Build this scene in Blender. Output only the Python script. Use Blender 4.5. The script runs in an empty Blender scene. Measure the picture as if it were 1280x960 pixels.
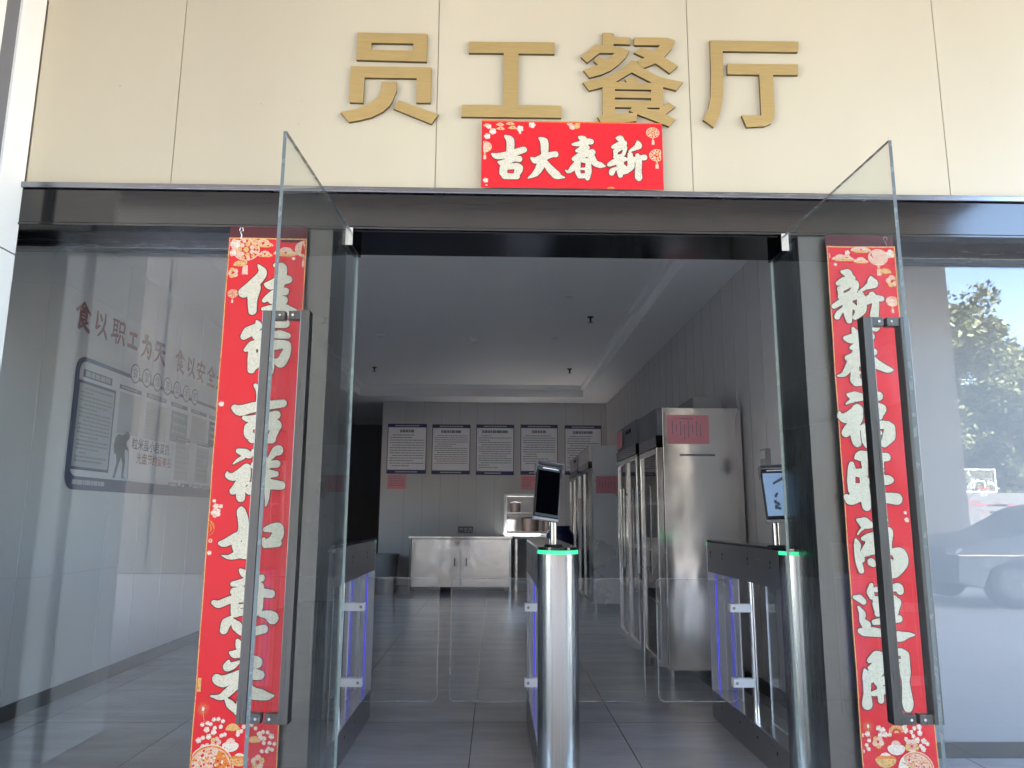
import bpy, bmesh, math, random
import numpy as np
from mathutils import Matrix, Vector

random.seed(7)
SC = bpy.context.scene
COL = SC.collection
R = math.radians

# ------------------------------------------------------------------ camera, sky, sun, exposure
cam_data = bpy.data.cameras.new('camera')
cam_data.sensor_width = 36.0
cam_data.lens = 937.0 / 1280.0 * 36.0
cam_data.clip_start = 0.02
cam_data.clip_end = 2000.0
cam = bpy.data.objects.new('camera', cam_data)
COL.objects.link(cam)
pitch, yaw, roll = R(10.0), R(1.2), R(0.35)
fwd = Vector((math.sin(yaw) * math.cos(pitch), math.cos(yaw) * math.cos(pitch), math.sin(pitch)))
rt0 = fwd.cross(Vector((0, 0, 1))).normalized()
up0 = rt0.cross(fwd)
rt = rt0 * math.cos(roll) + up0 * math.sin(roll)
up = -rt0 * math.sin(roll) + up0 * math.cos(roll)
cam.matrix_world = Matrix(((rt.x, up.x, -fwd.x, 0.0), (rt.y, up.y, -fwd.y, 0.0), (rt.z, up.z, -fwd.z, 1.2), (0, 0, 0, 1)))
SC.camera = cam

SUN_EL, SUN_AZ = R(50.0), R(28.0)      # azimuth clockwise from +Y: the sun stands behind this building, which shades its own front
sun_vec = Vector((math.sin(SUN_AZ) * math.cos(SUN_EL), math.cos(SUN_AZ) * math.cos(SUN_EL), math.sin(SUN_EL)))
world = bpy.data.worlds.new('World')
SC.world = world
world.use_nodes = True
wn = world.node_tree
sky = wn.nodes.new('ShaderNodeTexSky')
sky.sky_type = 'NISHITA'
sky.sun_disc = False
sky.sun_elevation = SUN_EL
sky.sun_rotation = SUN_AZ
sky.air_density = 1.0
sky.dust_density = 1.6
sky.ozone_density = 0.6
bg = wn.nodes['Background']
bg.inputs['Strength'].default_value = 0.12
wn.links.new(sky.outputs[0], bg.inputs['Color'])
sun_data = bpy.data.lights.new('sun', 'SUN')
sun_data.energy = 5.0
sun_data.angle = R(0.5)
sun_data.color = (1.0, 0.95, 0.88)
sun = bpy.data.objects.new('sun', sun_data)
COL.objects.link(sun)
sun.rotation_euler = sun_vec.to_track_quat('Z', 'Y').to_euler()
sun.location = sun_vec * 60
SC.view_settings.view_transform = 'Standard'
SC.view_settings.look = 'None'
SC.view_settings.gamma = 1.0
SC.view_settings.use_curve_mapping = False
SC.view_settings.exposure = 4.45
SC.render.engine = 'CYCLES'
SC.cycles.use_denoising = True
SC.cycles.max_bounces = 14
SC.cycles.diffuse_bounces = 6
SC.cycles.glossy_bounces = 6
SC.cycles.transmission_bounces = 12
SC.cycles.transparent_max_bounces = 40
SC.cycles.caustics_reflective = False
SC.cycles.caustics_refractive = False
SC.cycles.sample_clamp_indirect = 6.0
# ------------------------------------------------------------------ materials
def new_mat(name):
    m = bpy.data.materials.new(name)
    m.use_nodes = True
    return m, m.node_tree, m.node_tree.nodes['Principled BSDF']

def coords(nt, scale=(1, 1, 1), gen=False):
    tc = nt.nodes.new('ShaderNodeTexCoord')
    mp = nt.nodes.new('ShaderNodeMapping')
    mp.inputs['Scale'].default_value = scale
    nt.links.new(tc.outputs['Object'], mp.inputs['Vector'])
    return mp.outputs['Vector']

def noise(nt, vec, scale, detail=4.0, rough=0.55):
    n = nt.nodes.new('ShaderNodeTexNoise')
    n.inputs['Scale'].default_value = scale
    n.inputs['Detail'].default_value = detail
    n.inputs['Roughness'].default_value = rough
    nt.links.new(vec, n.inputs['Vector'])
    return n.outputs['Fac']

def ramp(nt, fac, stops):
    r = nt.nodes.new('ShaderNodeValToRGB')
    el = r.color_ramp.elements
    while len(el) < len(stops):
        el.new(0.5)
    for e, (p, c) in zip(el, stops):
        e.position = p
        e.color = (c[0], c[1], c[2], 1)
    nt.links.new(fac, r.inputs['Fac'])
    return r.outputs['Color']

def bump(nt, bs, h, strength=0.1, dist=0.01):
    b = nt.nodes.new('ShaderNodeBump')
    b.inputs['Strength'].default_value = strength
    b.inputs['Distance'].default_value = dist
    nt.links.new(h, b.inputs['Height'])
    nt.links.new(b.outputs['Normal'], bs.inputs['Normal'])

def rough_map(nt, bs, fac, lo, hi):
    m = nt.nodes.new('ShaderNodeMapRange')
    m.inputs['To Min'].default_value = lo
    m.inputs['To Max'].default_value = hi
    m.inputs['From Min'].default_value = 0.3
    m.inputs['From Max'].default_value = 0.7
    nt.links.new(fac, m.inputs['Value'])
    nt.links.new(m.outputs[0], bs.inputs['Roughness'])

def paint(name, c, rough=0.5, var=0.06, scale=3.0, spec=0.5, metal=0.0, bstr=0.0, stretch=(1, 1, 1), rvar=0.08):
    m, nt, bs = new_mat(name)
    v = coords(nt, stretch)
    f = noise(nt, v, scale, 5)
    lo = tuple(x * (1 - var) for x in c)
    hi = tuple(min(1, x * (1 + var)) for x in c)
    nt.links.new(ramp(nt, f, [(0.3, lo), (0.7, hi)]), bs.inputs['Base Color'])
    rough_map(nt, bs, f, max(0.02, rough - rvar), min(1, rough + rvar))
    bs.inputs['Metallic'].default_value = metal
    bs.inputs['Specular IOR Level'].default_value = spec
    if bstr:
        bump(nt, bs, noise(nt, v, scale * 12, 3), bstr, 0.004)
    return m

def brushed(name, c, rough=0.25, stretch=(60, 60, 1.2), var=0.12, bstr=0.04, rvar=0.09, smudge=0.12):
    """metal with fine parallel grain, plus large hand and cleaning smears in its gloss"""
    m, nt, bs = new_mat(name)
    f = noise(nt, coords(nt, stretch), 6.0, 3)
    g = noise(nt, coords(nt), 2.3, 5)
    mx = nt.nodes.new('ShaderNodeMath'); mx.operation = 'MULTIPLY_ADD'
    nt.links.new(g, mx.inputs[0]); mx.inputs[1].default_value = smudge * 4
    nt.links.new(f, mx.inputs[2])
    lo = tuple(x * (1 - var) for x in c)
    hi = tuple(min(1, x * (1 + var)) for x in c)
    nt.links.new(ramp(nt, f, [(0.3, lo), (0.7, hi)]), bs.inputs['Base Color'])
    mr = nt.nodes.new('ShaderNodeMapRange')
    mr.inputs['From Min'].default_value = 0.4; mr.inputs['From Max'].default_value = 1.0
    mr.inputs['To Min'].default_value = max(0.02, rough - rvar); mr.inputs['To Max'].default_value = rough + rvar
    nt.links.new(mx.outputs[0], mr.inputs['Value'])
    nt.links.new(mr.outputs[0], bs.inputs['Roughness'])
    bs.inputs['Metallic'].default_value = 1.0
    if bstr:
        bump(nt, bs, f, bstr, 0.002)
    return m

def thin_glass(name, tint=(0.93, 0.97, 0.95), ior=1.5, dirt_glint=0.0, rough=0.0):
    m = bpy.data.materials.new(name)
    m.use_nodes = True
    nt = m.node_tree
    nt.nodes.clear()
    out = nt.nodes.new('ShaderNodeOutputMaterial')
    tr = nt.nodes.new('ShaderNodeBsdfTransparent'); tr.inputs['Color'].default_value = (*tint, 1)
    gl = nt.nodes.new('ShaderNodeBsdfGlossy'); gl.inputs['Roughness'].default_value = rough
    fr = nt.nodes.new('ShaderNodeFresnel'); fr.inputs['IOR'].default_value = ior
    mx = nt.nodes.new('ShaderNodeMixShader')
    # front and back faces reflect alike (a thin pane), so the back side keeps the outside index
    geo = nt.nodes.new('ShaderNodeNewGeometry')
    inv = nt.nodes.new('ShaderNodeMix'); inv.data_type = 'FLOAT'
    nt.links.new(geo.outputs['Backfacing'], inv.inputs[0])
    inv.inputs[2].default_value = ior; inv.inputs[3].default_value = 1.0 / ior
    nt.links.new(inv.outputs[0], fr.inputs['IOR'])
    nt.links.new(fr.outputs[0], mx.inputs[0])
    nt.links.new(tr.outputs[0], mx.inputs[1])
    nt.links.new(gl.outputs[0], mx.inputs[2])
    last = mx.outputs[0]
    if dirt_glint > 0:
        df = nt.nodes.new('ShaderNodeBsdfDiffuse'); df.inputs['Color'].default_value = (0.7, 0.72, 0.72, 1)
        n = noise(nt, coords(nt, (1, 1, 0.35)), 5.0, 6, 0.65)
        mr = nt.nodes.new('ShaderNodeMapRange')
        mr.inputs['From Min'].default_value = 0.4; mr.inputs['From Max'].default_value = 0.8
        mr.inputs['To Min'].default_value = dirt_glint * 0.35; mr.inputs['To Max'].default_value = dirt_glint
        nt.links.new(n, mr.inputs['Value'])
        m2 = nt.nodes.new('ShaderNodeMixShader')
        nt.links.new(mr.outputs[0], m2.inputs[0])
        nt.links.new(last, m2.inputs[1]); nt.links.new(df.outputs[0], m2.inputs[2])
        last = m2.outputs[0]
    nt.links.new(last, out.inputs['Surface'])
    return m

def emit(name, c, strength):
    m, nt, bs = new_mat(name)
    bs.inputs['Base Color'].default_value = (*[x * 0.3 for x in c], 1)
    bs.inputs['Emission Color'].default_value = (*c, 1)
    bs.inputs['Emission Strength'].default_value = strength
    return m

def tile_mat(name, c, size, ox, oy, rough, grout, vein=0.25, mortar=0.003, bstr=0.02):
    m, nt, bs = new_mat(name)
    tc = nt.nodes.new('ShaderNodeTexCoord')
    mp = nt.nodes.new('ShaderNodeMapping')
    mp.inputs['Location'].default_value = (-ox, -oy, 0)
    nt.links.new(tc.outputs['Object'], mp.inputs['Vector'])
    br = nt.nodes.new('ShaderNodeTexBrick')
    br.offset = 0.0; br.squash = 1.0
    br.inputs['Scale'].default_value = 1.0
    br.inputs['Brick Width'].default_value = size
    br.inputs['Row Height'].default_value = size
    br.inputs['Mortar Size'].default_value = mortar
    br.inputs['Mortar Smooth'].default_value = 0.2
    br.inputs['Bias'].default_value = 0.0
    br.inputs['Color1'].default_value = (0.44, 0.44, 0.44, 1)
    br.inputs['Color2'].default_value = (0.56, 0.56, 0.56, 1)
    br.inputs['Mortar'].default_value = (0.5, 0.5, 0.5, 1)
    nt.links.new(mp.outputs[0], br.inputs['Vector'])
    v = nt.nodes.new('ShaderNodeMapping'); v.inputs['Scale'].default_value = (0.55, 2.1, 1); v.inputs['Rotation'].default_value = (0, 0, 0.5)
    nt.links.new(tc.outputs['Object'], v.inputs['Vector'])
    n = noise(nt, v.outputs[0], 2.4, 8, 0.68)
    col = ramp(nt, n, [(0.25, tuple(x * (1 - vein) for x in c)), (0.75, tuple(x * (1 + vein) for x in c))])
    mulp = nt.nodes.new('ShaderNodeMix'); mulp.data_type = 'RGBA'; mulp.blend_type = 'OVERLAY'
    mulp.inputs[0].default_value = 0.35
    nt.links.new(col, mulp.inputs[6]); nt.links.new(br.outputs['Color'], mulp.inputs[7])
    mx = nt.nodes.new('ShaderNodeMix'); mx.data_type = 'RGBA'
    nt.links.new(br.outputs['Fac'], mx.inputs[0])
    nt.links.new(mulp.outputs[2], mx.inputs[6]); mx.inputs[7].default_value = (*grout, 1)
    nt.links.new(mx.outputs[2], bs.inputs['Base Color'])
    bs.inputs['Roughness'].default_value = rough
    bs.inputs['Specular IOR Level'].default_value = 0.4
    iv = nt.nodes.new('ShaderNodeMath'); iv.operation = 'SUBTRACT'; iv.inputs[0].default_value = 1.0
    nt.links.new(br.outputs['Fac'], iv.inputs[1])
    bump(nt, bs, iv.outputs[0], 0.10, 0.001)
    return m

def speckled(name, c, c2, scale, rough, thr=0.35):
    m, nt, bs = new_mat(name)
    v = nt.nodes.new('ShaderNodeTexVoronoi'); v.inputs['Scale'].default_value = scale
    nt.links.new(coords(nt), v.inputs['Vector'])
    rgb = nt.nodes.new('ShaderNodeSeparateColor'); nt.links.new(v.outputs['Color'], rgb.inputs[0])
    nt.links.new(ramp(nt, rgb.outputs[0], [(0.0, c2), (thr, c), (0.8, c), (1.0, tuple(min(1, x * 1.15) for x in c))]), bs.inputs['Base Color'])
    bs.inputs['Roughness'].default_value = rough
    return m

M = {}
M['cream'] = paint('cream aluminium panel', (0.60, 0.532, 0.397), 0.42, 0.045, 0.9, stretch=(1, 1, 0.35))
M['seam'] = paint('dark sealant', (0.10, 0.085, 0.07), 0.8)
M['cream_seam'] = paint('dusty sealant', (0.41, 0.355, 0.27), 0.8)
M['white_clad'] = paint('white coated panel', (0.90, 0.88, 0.86), 0.35, 0.02, 0.8)
M['grey_joint'] = paint('grey joint profile', (0.17, 0.17, 0.19), 0.4)
M['gold'] = brushed('brushed gold titanium', (0.64, 0.455, 0.19), 0.36, (2, 40, 60), 0.10, 0.03)
M['gold'].node_tree.nodes['Principled BSDF'].inputs['Metallic'].default_value = 0.6
M['gold_side'] = paint('gold return edge', (0.16, 0.11, 0.045), 0.5, metal=0.6)
M['black_steel'] = brushed('mirror black steel', (0.082, 0.079, 0.078), 0.10, (1.0, 1, 50), 0.06, 0.0, 0.05, 0.1)
M['lip_steel'] = brushed('black steel lip', (0.30, 0.30, 0.32), 0.22, (1.0, 1, 50), 0.06, 0.0)
M['dark_frame'] = brushed('dark window frame', (0.24, 0.25, 0.27), 0.22, (1, 1, 40), 0.08, 0.0)
M['soffit_black'] = brushed('black polished soffit', (0.035, 0.035, 0.04), 0.12, (1, 40, 1), 0.1, 0.0)
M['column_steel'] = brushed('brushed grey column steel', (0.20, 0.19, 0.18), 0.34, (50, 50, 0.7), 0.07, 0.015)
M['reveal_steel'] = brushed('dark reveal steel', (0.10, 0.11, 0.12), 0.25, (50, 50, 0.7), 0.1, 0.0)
M['glass'] = thin_glass('coated float glass', (0.965, 0.975, 0.975), 1.7, 0.012)
M['door_glass'] = thin_glass('door glass', (0.945, 0.968, 0.958), 1.42, 0.02)
M['wing_glass'] = thin_glass('acrylic wing', (0.94, 0.945, 0.95), 1.3, 0.035)
M['infill'] = thin_glass('acrylic infill', (0.93, 0.94, 0.96), 1.5, 0.035)
M['wing_glint'] = thin_glass('painted rim glint', (0.75, 0.77, 0.78), 1.5, 0.45)  # pale edge glint, painted as a ring on the wing face
M['steel_reflect'] = paint('steel with painted reflection', (0.82, 0.84, 0.87), 0.30, 0.04, 1.6, metal=0.35)  # bright reflection on the far fridge put into a paler steel colour
M['post_face'] = paint('matt aluminium face', (0.50, 0.50, 0.52), 0.45, metal=0.5)
M['glass_edge'] = paint('ground glass edge', (0.11, 0.14, 0.145), 0.25, 0.05, 20, spec=0.8)
M['glass_edge_light'] = paint('pale glass edge', (0.36, 0.44, 0.43), 0.25, 0.05, 20, spec=0.8)
M['acrylic_edge'] = paint('acrylic edge', (0.80, 0.82, 0.84), 0.3, 0.05, 20)
M['handle_steel'] = brushed('handle steel', (0.12, 0.118, 0.116), 0.32, (50, 50, 0.8), 0.08, 0.02)
M['bright_steel'] = brushed('polished steel', (0.75, 0.74, 0.72), 0.16, (50, 50, 1), 0.06, 0.0)
M['steel'] = paint('stainless sheet', (0.70, 0.675, 0.66), 0.19, 0.05, 1.6, metal=1.0, rvar=0.09)
_nt = M['steel'].node_tree; _bs = _nt.nodes['Principled BSDF']
bump(_nt, _bs, noise(_nt, coords(_nt, (1, 1, 0.6)), 2.2, 2), 0.30, 0.04)
M['steel_v'] = brushed('stainless post', (0.42, 0.41, 0.40), 0.20, (70, 70, 0.2), 0.10, 0.006)
M['grey_steel'] = brushed('grey turnstile steel', (0.40, 0.40, 0.42), 0.33, (1, 1, 40), 0.06, 0.01)
M['black_plastic'] = paint('black plastic', (0.008, 0.008, 0.009), 0.35)
M['black_gloss'] = paint('black glass plate', (0.008, 0.008, 0.010), 0.06, spec=0.6, rvar=0.02)
M['grey_plastic'] = paint('grey plastic', (0.28, 0.28, 0.29), 0.45)
M['white_plastic'] = paint('white clamp', (0.82, 0.82, 0.84), 0.35)
M['green_led'] = emit('green light strip', (0.06, 0.95, 0.40), 0.05)
M['blue_led'] = emit('blue light strip', (0.06, 0.06, 1.0), 0.045)
M['screen'] = emit('lit screen', (0.36, 0.56, 0.88), 0.018)
M['screen_dark'] = emit('screen shapes', (0.10, 0.14, 0.20), 0.010)
M['red'] = paint('red banner paper', (0.74, 0.013, 0.024), 0.42, 0.04, 2.0)
M['glitter'] = speckled('white glitter print', (0.71, 0.65, 0.52), (0.42, 0.40, 0.30), 420, 0.5)
M['outline'] = paint('dark outline print', (0.10, 0.018, 0.018), 0.5)
M['print_gold'] = speckled('gold print', (0.78, 0.47, 0.16), (0.45, 0.16, 0.05), 300, 0.45)
M['print_pale'] = speckled('pale pink print', (0.80, 0.55, 0.42), (0.70, 0.22, 0.16), 350, 0.45)
M['print_white'] = speckled('white print', (0.80, 0.72, 0.62), (0.70, 0.40, 0.32), 300, 0.45)
M['print_orange'] = speckled('orange print', (0.80, 0.24, 0.04), (0.55, 0.08, 0.02), 300, 0.45)
M['print_red'] = paint('dark red print', (0.62, 0.02, 0.02), 0.45)
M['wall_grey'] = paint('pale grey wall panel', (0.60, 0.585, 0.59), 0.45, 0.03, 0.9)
M['wall_lit'] = paint('wall panel lightened as lit', (0.86, 0.855, 0.85), 0.45, 0.03, 0.9)  # same panel as the grey one, lighter colour standing in for light on it
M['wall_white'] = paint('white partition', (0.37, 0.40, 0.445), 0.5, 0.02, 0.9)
M['groove'] = paint('panel groove', (0.47, 0.46, 0.465), 0.6)
M['groove_light'] = paint('panel cover strip', (0.78, 0.79, 0.80), 0.5)
M['skirting'] = paint('dark skirting', (0.055, 0.055, 0.06), 0.35)
M['ceiling'] = paint('ceiling paint', (0.90, 0.895, 0.89), 0.7, 0.02, 0.8)
M['shade_wall'] = paint('corridor wall painted as shade', (0.17, 0.165, 0.17), 0.7)  # darkness of the corridor put into the wall colour
M['floor'] = tile_mat('grey stone floor tile', (0.50, 0.505, 0.535), 0.842, -0.133, 4.40, 0.26, (0.07, 0.07, 0.075), 0.22)
M['paving'] = tile_mat('outdoor paving', (0.62, 0.53, 0.43), 0.6, 0.1, 0.2, 0.7, (0.26, 0.25, 0.24), 0.10, 0.005)
M['road'] = paint('pale concrete road', (0.06, 0.06, 0.058), 0.8, 0.1, 2.0)
M['asphalt'] = paint('asphalt', (0.055, 0.055, 0.057), 0.85, 0.2, 9, bstr=0.2)
M['board_white'] = paint('notice board white', (0.88, 0.88, 0.92), 0.4, 0.02)
M['board_navy'] = paint('notice board navy', (0.055, 0.065, 0.16), 0.4)
M['board_ink'] = paint('printed text', (0.26, 0.26, 0.30), 0.5)
M['board_pale'] = paint('pale print sheet', (0.55, 0.57, 0.60), 0.5)
M['board_teal'] = paint('teal print sheet', (0.20, 0.36, 0.40), 0.5)
M['text_red'] = paint('dark red lettering', (0.30, 0.05, 0.055), 0.45)
M['pink_paper'] = paint('pink paper', (0.82, 0.33, 0.38), 0.7, 0.05, 12)
M['dark_glass'] = thin_glass('fridge glass', (0.62, 0.64, 0.68), 1.5, 0.02)
M['fridge_in'] = paint('fridge liner', (0.10, 0.10, 0.11), 0.5)
M['bin_grey'] = paint('grey bin plastic', (0.30, 0.31, 0.33), 0.5)
M['blue_plastic'] = paint('dark blue plastic', (0.012, 0.018, 0.10), 0.4)
M['concrete'] = paint('canopy soffit', (0.37, 0.355, 0.34), 0.8, 0.05, 1.5)
M['dark_clad'] = paint('dark cladding', (0.38, 0.335, 0.285), 0.6, 0.1, 0.7)
M['car_black'] = paint('dark car paint', (0.02, 0.022, 0.028), 0.12, 0.02, rvar=0.03)
M['tyre'] = paint('tyre rubber', (0.02, 0.02, 0.02), 0.8)
M['trunk'] = paint('bark', (0.09, 0.065, 0.045), 0.9, 0.25, 6, bstr=0.4)
M['leaf'] = paint('leaf', (0.11, 0.12, 0.04), 0.5, 0.45, 0.9)
M['hoop_orange'] = paint('hoop orange', (0.65, 0.12, 0.03), 0.5)
M['screen_off'] = paint('switched off screen', (0.0012, 0.0012, 0.002), 0.12, spec=0.0, rvar=0.02)
M['maroon'] = paint('maroon hem', (0.09, 0.012, 0.018), 0.4)
M['white_paint'] = paint('white paint', (0.8, 0.8, 0.8), 0.5)
M['banner_white'] = paint('white vinyl', (0.13, 0.13, 0.128), 0.6)
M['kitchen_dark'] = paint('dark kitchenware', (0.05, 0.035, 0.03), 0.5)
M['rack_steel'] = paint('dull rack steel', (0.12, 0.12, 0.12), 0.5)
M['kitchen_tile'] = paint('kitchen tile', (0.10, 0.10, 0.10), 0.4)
M['sprinkler'] = paint('sprinkler metal', (0.03, 0.03, 0.03), 0.4)
M['lens'] = paint('downlight diffuser', (0.75, 0.75, 0.75), 0.5)

# ------------------------------------------------------------------ mesh helpers
LOC = {}
class MB:
    def __init__(s):
        s.v, s.f, s.m = [], [], []
    def add(s, vs, fs, mi=0):
        b = len(s.v)
        s.v += [tuple(map(float, p)) for p in vs]
        s.f += [tuple(b + i for i in f) for f in fs]
        s.m += [mi] * len(fs)
        return s
    def box(s, x0, x1, y0, y1, z0, z1, mi=0):
        v = [(x0, y0, z0), (x1, y0, z0), (x1, y1, z0), (x0, y1, z0), (x0, y0, z1), (x1, y0, z1), (x1, y1, z1), (x0, y1, z1)]
        return s.add(v, [(0, 3, 2, 1), (4, 5, 6, 7), (0, 1, 5, 4), (1, 2, 6, 5), (2, 3, 7, 6), (3, 0, 4, 7)], mi)
    def quad(s, a, b, c, d, mi=0):
        return s.add([a, b, c, d], [(0, 1, 2, 3)], mi)
    def prism(s, pts, lo, hi, axis='z', mi=0):
        """convex or simple outline extruded along an axis"""
        n = len(pts)
        def P(p, h):
            return {'z': (p[0], p[1], h), 'y': (p[0], h, p[1]), 'x': (h, p[0], p[1])}[axis]
        v = [P(p, lo) for p in pts] + [P(p, hi) for p in pts]
        f = [tuple(range(n)), tuple(range(2 * n - 1, n - 1, -1))]
        f += [(i, i + n, (i + 1) % n + n, (i + 1) % n) for i in range(n)]
        return s.add(v, f, mi)
    def cyl(s, a, b, r0, r1=None, n=20, mi=0, cap=True):
        r1 = r0 if r1 is None else r1
        a, b = Vector(a), Vector(b)
        d = (b - a).normalized()
        u = d.orthogonal().normalized(); w = d.cross(u)
        v = []
        for c, r in ((a, r0), (b, r1)):
            for i in range(n):
                t = 2 * math.pi * i / n
                v.append(c + (u * math.cos(t) + w * math.sin(t)) * r)
        f = [(i, (i + 1) % n, (i + 1) % n + n, i + n) for i in range(n)]
        if cap:
            f += [tuple(range(n - 1, -1, -1)), tuple(range(n, 2 * n))]
        return s.add(v, f, mi)
    def tube(s, pts, r, n=8, mi=0):
        for a, b in zip(pts, pts[1:]):
            s.cyl(a, b, r, n=n, mi=mi)
        return s
    def disc(s, cx, cz, y, r, n=10, mi=0):
        v = [(cx + r * math.cos(2 * math.pi * i / n), y, cz + r * math.sin(2 * math.pi * i / n)) for i in range(n)]
        return s.add(v, [tuple(range(n))], mi)
    def build(s, name, mat, parent=None, bevel=0.0, smooth=False, seg=2, weld=0.0):
        me = bpy.data.meshes.new(name)
        if parent is not None:
            o0 = LOC[parent.name]
        else:
            a = np.array(s.v)
            o0 = Vector(((a[:, 0].min() + a[:, 0].max()) / 2, (a[:, 1].min() + a[:, 1].max()) / 2, a[:, 2].min()))
        me.from_pydata([(x - o0.x, y - o0.y, z - o0.z) for x, y, z in s.v], [], s.f)
        mats = mat if isinstance(mat, (list, tuple)) else [mat]
        for k in mats:
            me.materials.append(k)
        me.polygons.foreach_set('material_index', s.m)
        bm = bmesh.new(); bm.from_mesh(me)
        if weld: bmesh.ops.remove_doubles(bm, verts=bm.verts[:], dist=weld)
        bmesh.ops.recalc_face_normals(bm, faces=[f for f in bm.faces])
        if bevel > 0:
            es = [e for e in bm.edges if len(e.link_faces) == 2 and e.calc_face_angle(0) > 0.6]
            bmesh.ops.bevel(bm, geom=es, offset=bevel, segments=seg, affect='EDGES', clamp_overlap=True, profile=0.5)
        bm.to_mesh(me); bm.free()
        if smooth:
            me.polygons.foreach_set('use_smooth', [True] * len(me.polygons))
            me.set_sharp_from_angle(angle=R(35))
        o = bpy.data.objects.new(name, me)
        COL.objects.link(o)
        if parent is not None:
            o.parent = parent
            LOC[o.name] = o0
        else:
            o.location = o0
            LOC[o.name] = o0.copy()
        return o

def tag(o, label, cat, group=None, kind=None):
    if label: o['label'] = label
    if cat: o['category'] = cat
    if group: o['group'] = group
    if kind: o['kind'] = kind
    return o

def thing(name, label, cat, loc, group=None, kind=None):
    o = bpy.data.objects.new(name, None)
    o.empty_display_size = 0.1
    COL.objects.link(o)
    o.location = loc
    LOC[o.name] = Vector(loc)
    return tag(o, label, cat, group, kind)

def structure(o):
    o['kind'] = 'structure'
    return o

def copy_thing(src, loc, label, rotz=0.0):
    r = src.copy(); COL.objects.link(r)
    r.location = loc; r.rotation_euler = (0, 0, rotz)
    r['label'] = label
    LOC[r.name] = Vector(loc)
    def kids(a, b):
        for ch in [o for o in COL.objects if o.parent == a]:
            c = ch.copy(); COL.objects.link(c); c.parent = b
            LOC[c.name] = LOC[r.name]
            kids(ch, c)
    kids(src, r)
    return r

def curve_mesh(cu, name):
    o = bpy.data.objects.new(name, cu)
    COL.objects.link(o)
    dg = bpy.context.evaluated_depsgraph_get()
    dg.update()
    me = bpy.data.meshes.new_from_object(o.evaluated_get(dg))
    bpy.data.objects.remove(o)
    return me

def text_verts(body, size, bold=0.0, depth=0.0):
    """built-in typeface as flat polygons: vertices and faces in the text's own x-y plane, centred"""
    cu = bpy.data.curves.new('lettering', 'FONT')
    cu.body = body; cu.size = size; cu.align_x = 'CENTER'; cu.align_y = 'CENTER'
    cu.offset = bold; cu.extrude = depth; cu.resolution_u = 3
    me = curve_mesh(cu, 'lettering')
    vs = [tuple(v.co) for v in me.vertices]; fs = [tuple(p.vertices) for p in me.polygons]
    bpy.data.meshes.remove(me); bpy.data.curves.remove(cu)
    return vs, fs

def put_text(mb, body, size, origin, ux, uz, mi=0, bold=0.0, sx=1.0):
    vs, fs = text_verts(body, size, bold)
    o, ux, uz = Vector(origin), Vector(ux), Vector(uz)
    mb.add([o + ux * (v[0] * sx) + uz * v[1] for v in vs], fs, mi)

def outline_solid(loops, y0, y1, name):
    """outline with holes (x,z in mm) as a solid from y0 (front) to y1"""
    cu = bpy.data.curves.new(name, 'CURVE'); cu.dimensions = '2D'; cu.fill_mode = 'BOTH'
    cu.extrude = (y1 - y0) / 2
    for lp in loops:
        sp = cu.splines.new('POLY'); sp.points.add(len(lp) - 1)
        for p, (x, z) in zip(sp.points, lp):
            p.co = (x / 1000, z / 1000, 0, 1)
        sp.use_cyclic_u = True
    me = curve_mesh(cu, name)
    ym = (y0 + y1) / 2
    vs = [(v.co.x, ym - v.co.z, v.co.y) for v in me.vertices]; fs = [tuple(p.vertices) for p in me.polygons]
    bpy.data.meshes.remove(me); bpy.data.curves.remove(cu)
    return vs, fs

# brush lettering: strokes with changing width are merged into one ink field, and its level set is cut into flat faces
def brush_field(strokes, h):
    P = []
    for st in strokes:
        a = np.array(st, float)
        if len(a) == 1:
            a = np.vstack([a, a])
        pts = np.vstack([2 * a[0] - a[1], a, 2 * a[-1] - a[-2]])
        for i in range(1, len(pts) - 2):
            p0, p1, p2, p3 = pts[i - 1:i + 3]
            for t in np.linspace(0, 1, 10):
                q = 0.5 * ((2 * p1) + (-p0 + p2) * t + (2 * p0 - 5 * p1 + 4 * p2 - p3) * t * t + (-p0 + 3 * p1 - 3 * p2 + p3) * t ** 3)
                q[2] = p1[2] * (1 - t) + p2[2] * t
                P.append(q)
    P = np.array(P)
    lo = P[:, :2].min(0) - P[:, 2].max() - 8; hi = P[:, :2].max(0) + P[:, 2].max() + 8
    xs = np.arange(lo[0], hi[0], h); zs = np.arange(lo[1], hi[1], h)
    X, Z = np.meshgrid(xs, zs, indexing='ij')
    F = np.full(X.shape, -1e9)
    for x, z, r in P:
        F = np.maximum(F, r - np.hypot(X - x, Z - z))
    return xs, zs, F

def level_faces(xs, zs, F, lev):
    G = F - lev
    vs, fs, idx = [], [], {}
    def V(p):
        k = (round(p[0], 3), round(p[1], 3))
        if k not in idx:
            idx[k] = len(vs); vs.append(p)
        return idx[k]
    nx, nz = G.shape
    for i in range(nx - 1):
        for j in range(nz - 1):
            c = [(i, j), (i + 1, j), (i + 1, j + 1), (i, j + 1)]
            g = [G[a] for a in c]
            if max(g) <= 0:
                continue
            poly = []
            for k in range(4):
                a, b = c[k], c[(k + 1) % 4]
                ga, gb = g[k], g[(k + 1) % 4]
                if ga > 0:
                    poly.append((xs[a[0]], zs[a[1]]))
                if (ga > 0) != (gb > 0):
                    t = ga / (ga - gb)
                    poly.append((xs[a[0]] + (xs[b[0]] - xs[a[0]]) * t, zs[a[1]] + (zs[b[1]] - zs[a[1]]) * t))
            ids = []
            for p in poly:
                q = V(p)
                if q not in ids:
                    ids.append(q)
            if len(ids) >= 3:
                fs.append(tuple(ids))
    return vs, fs

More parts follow.
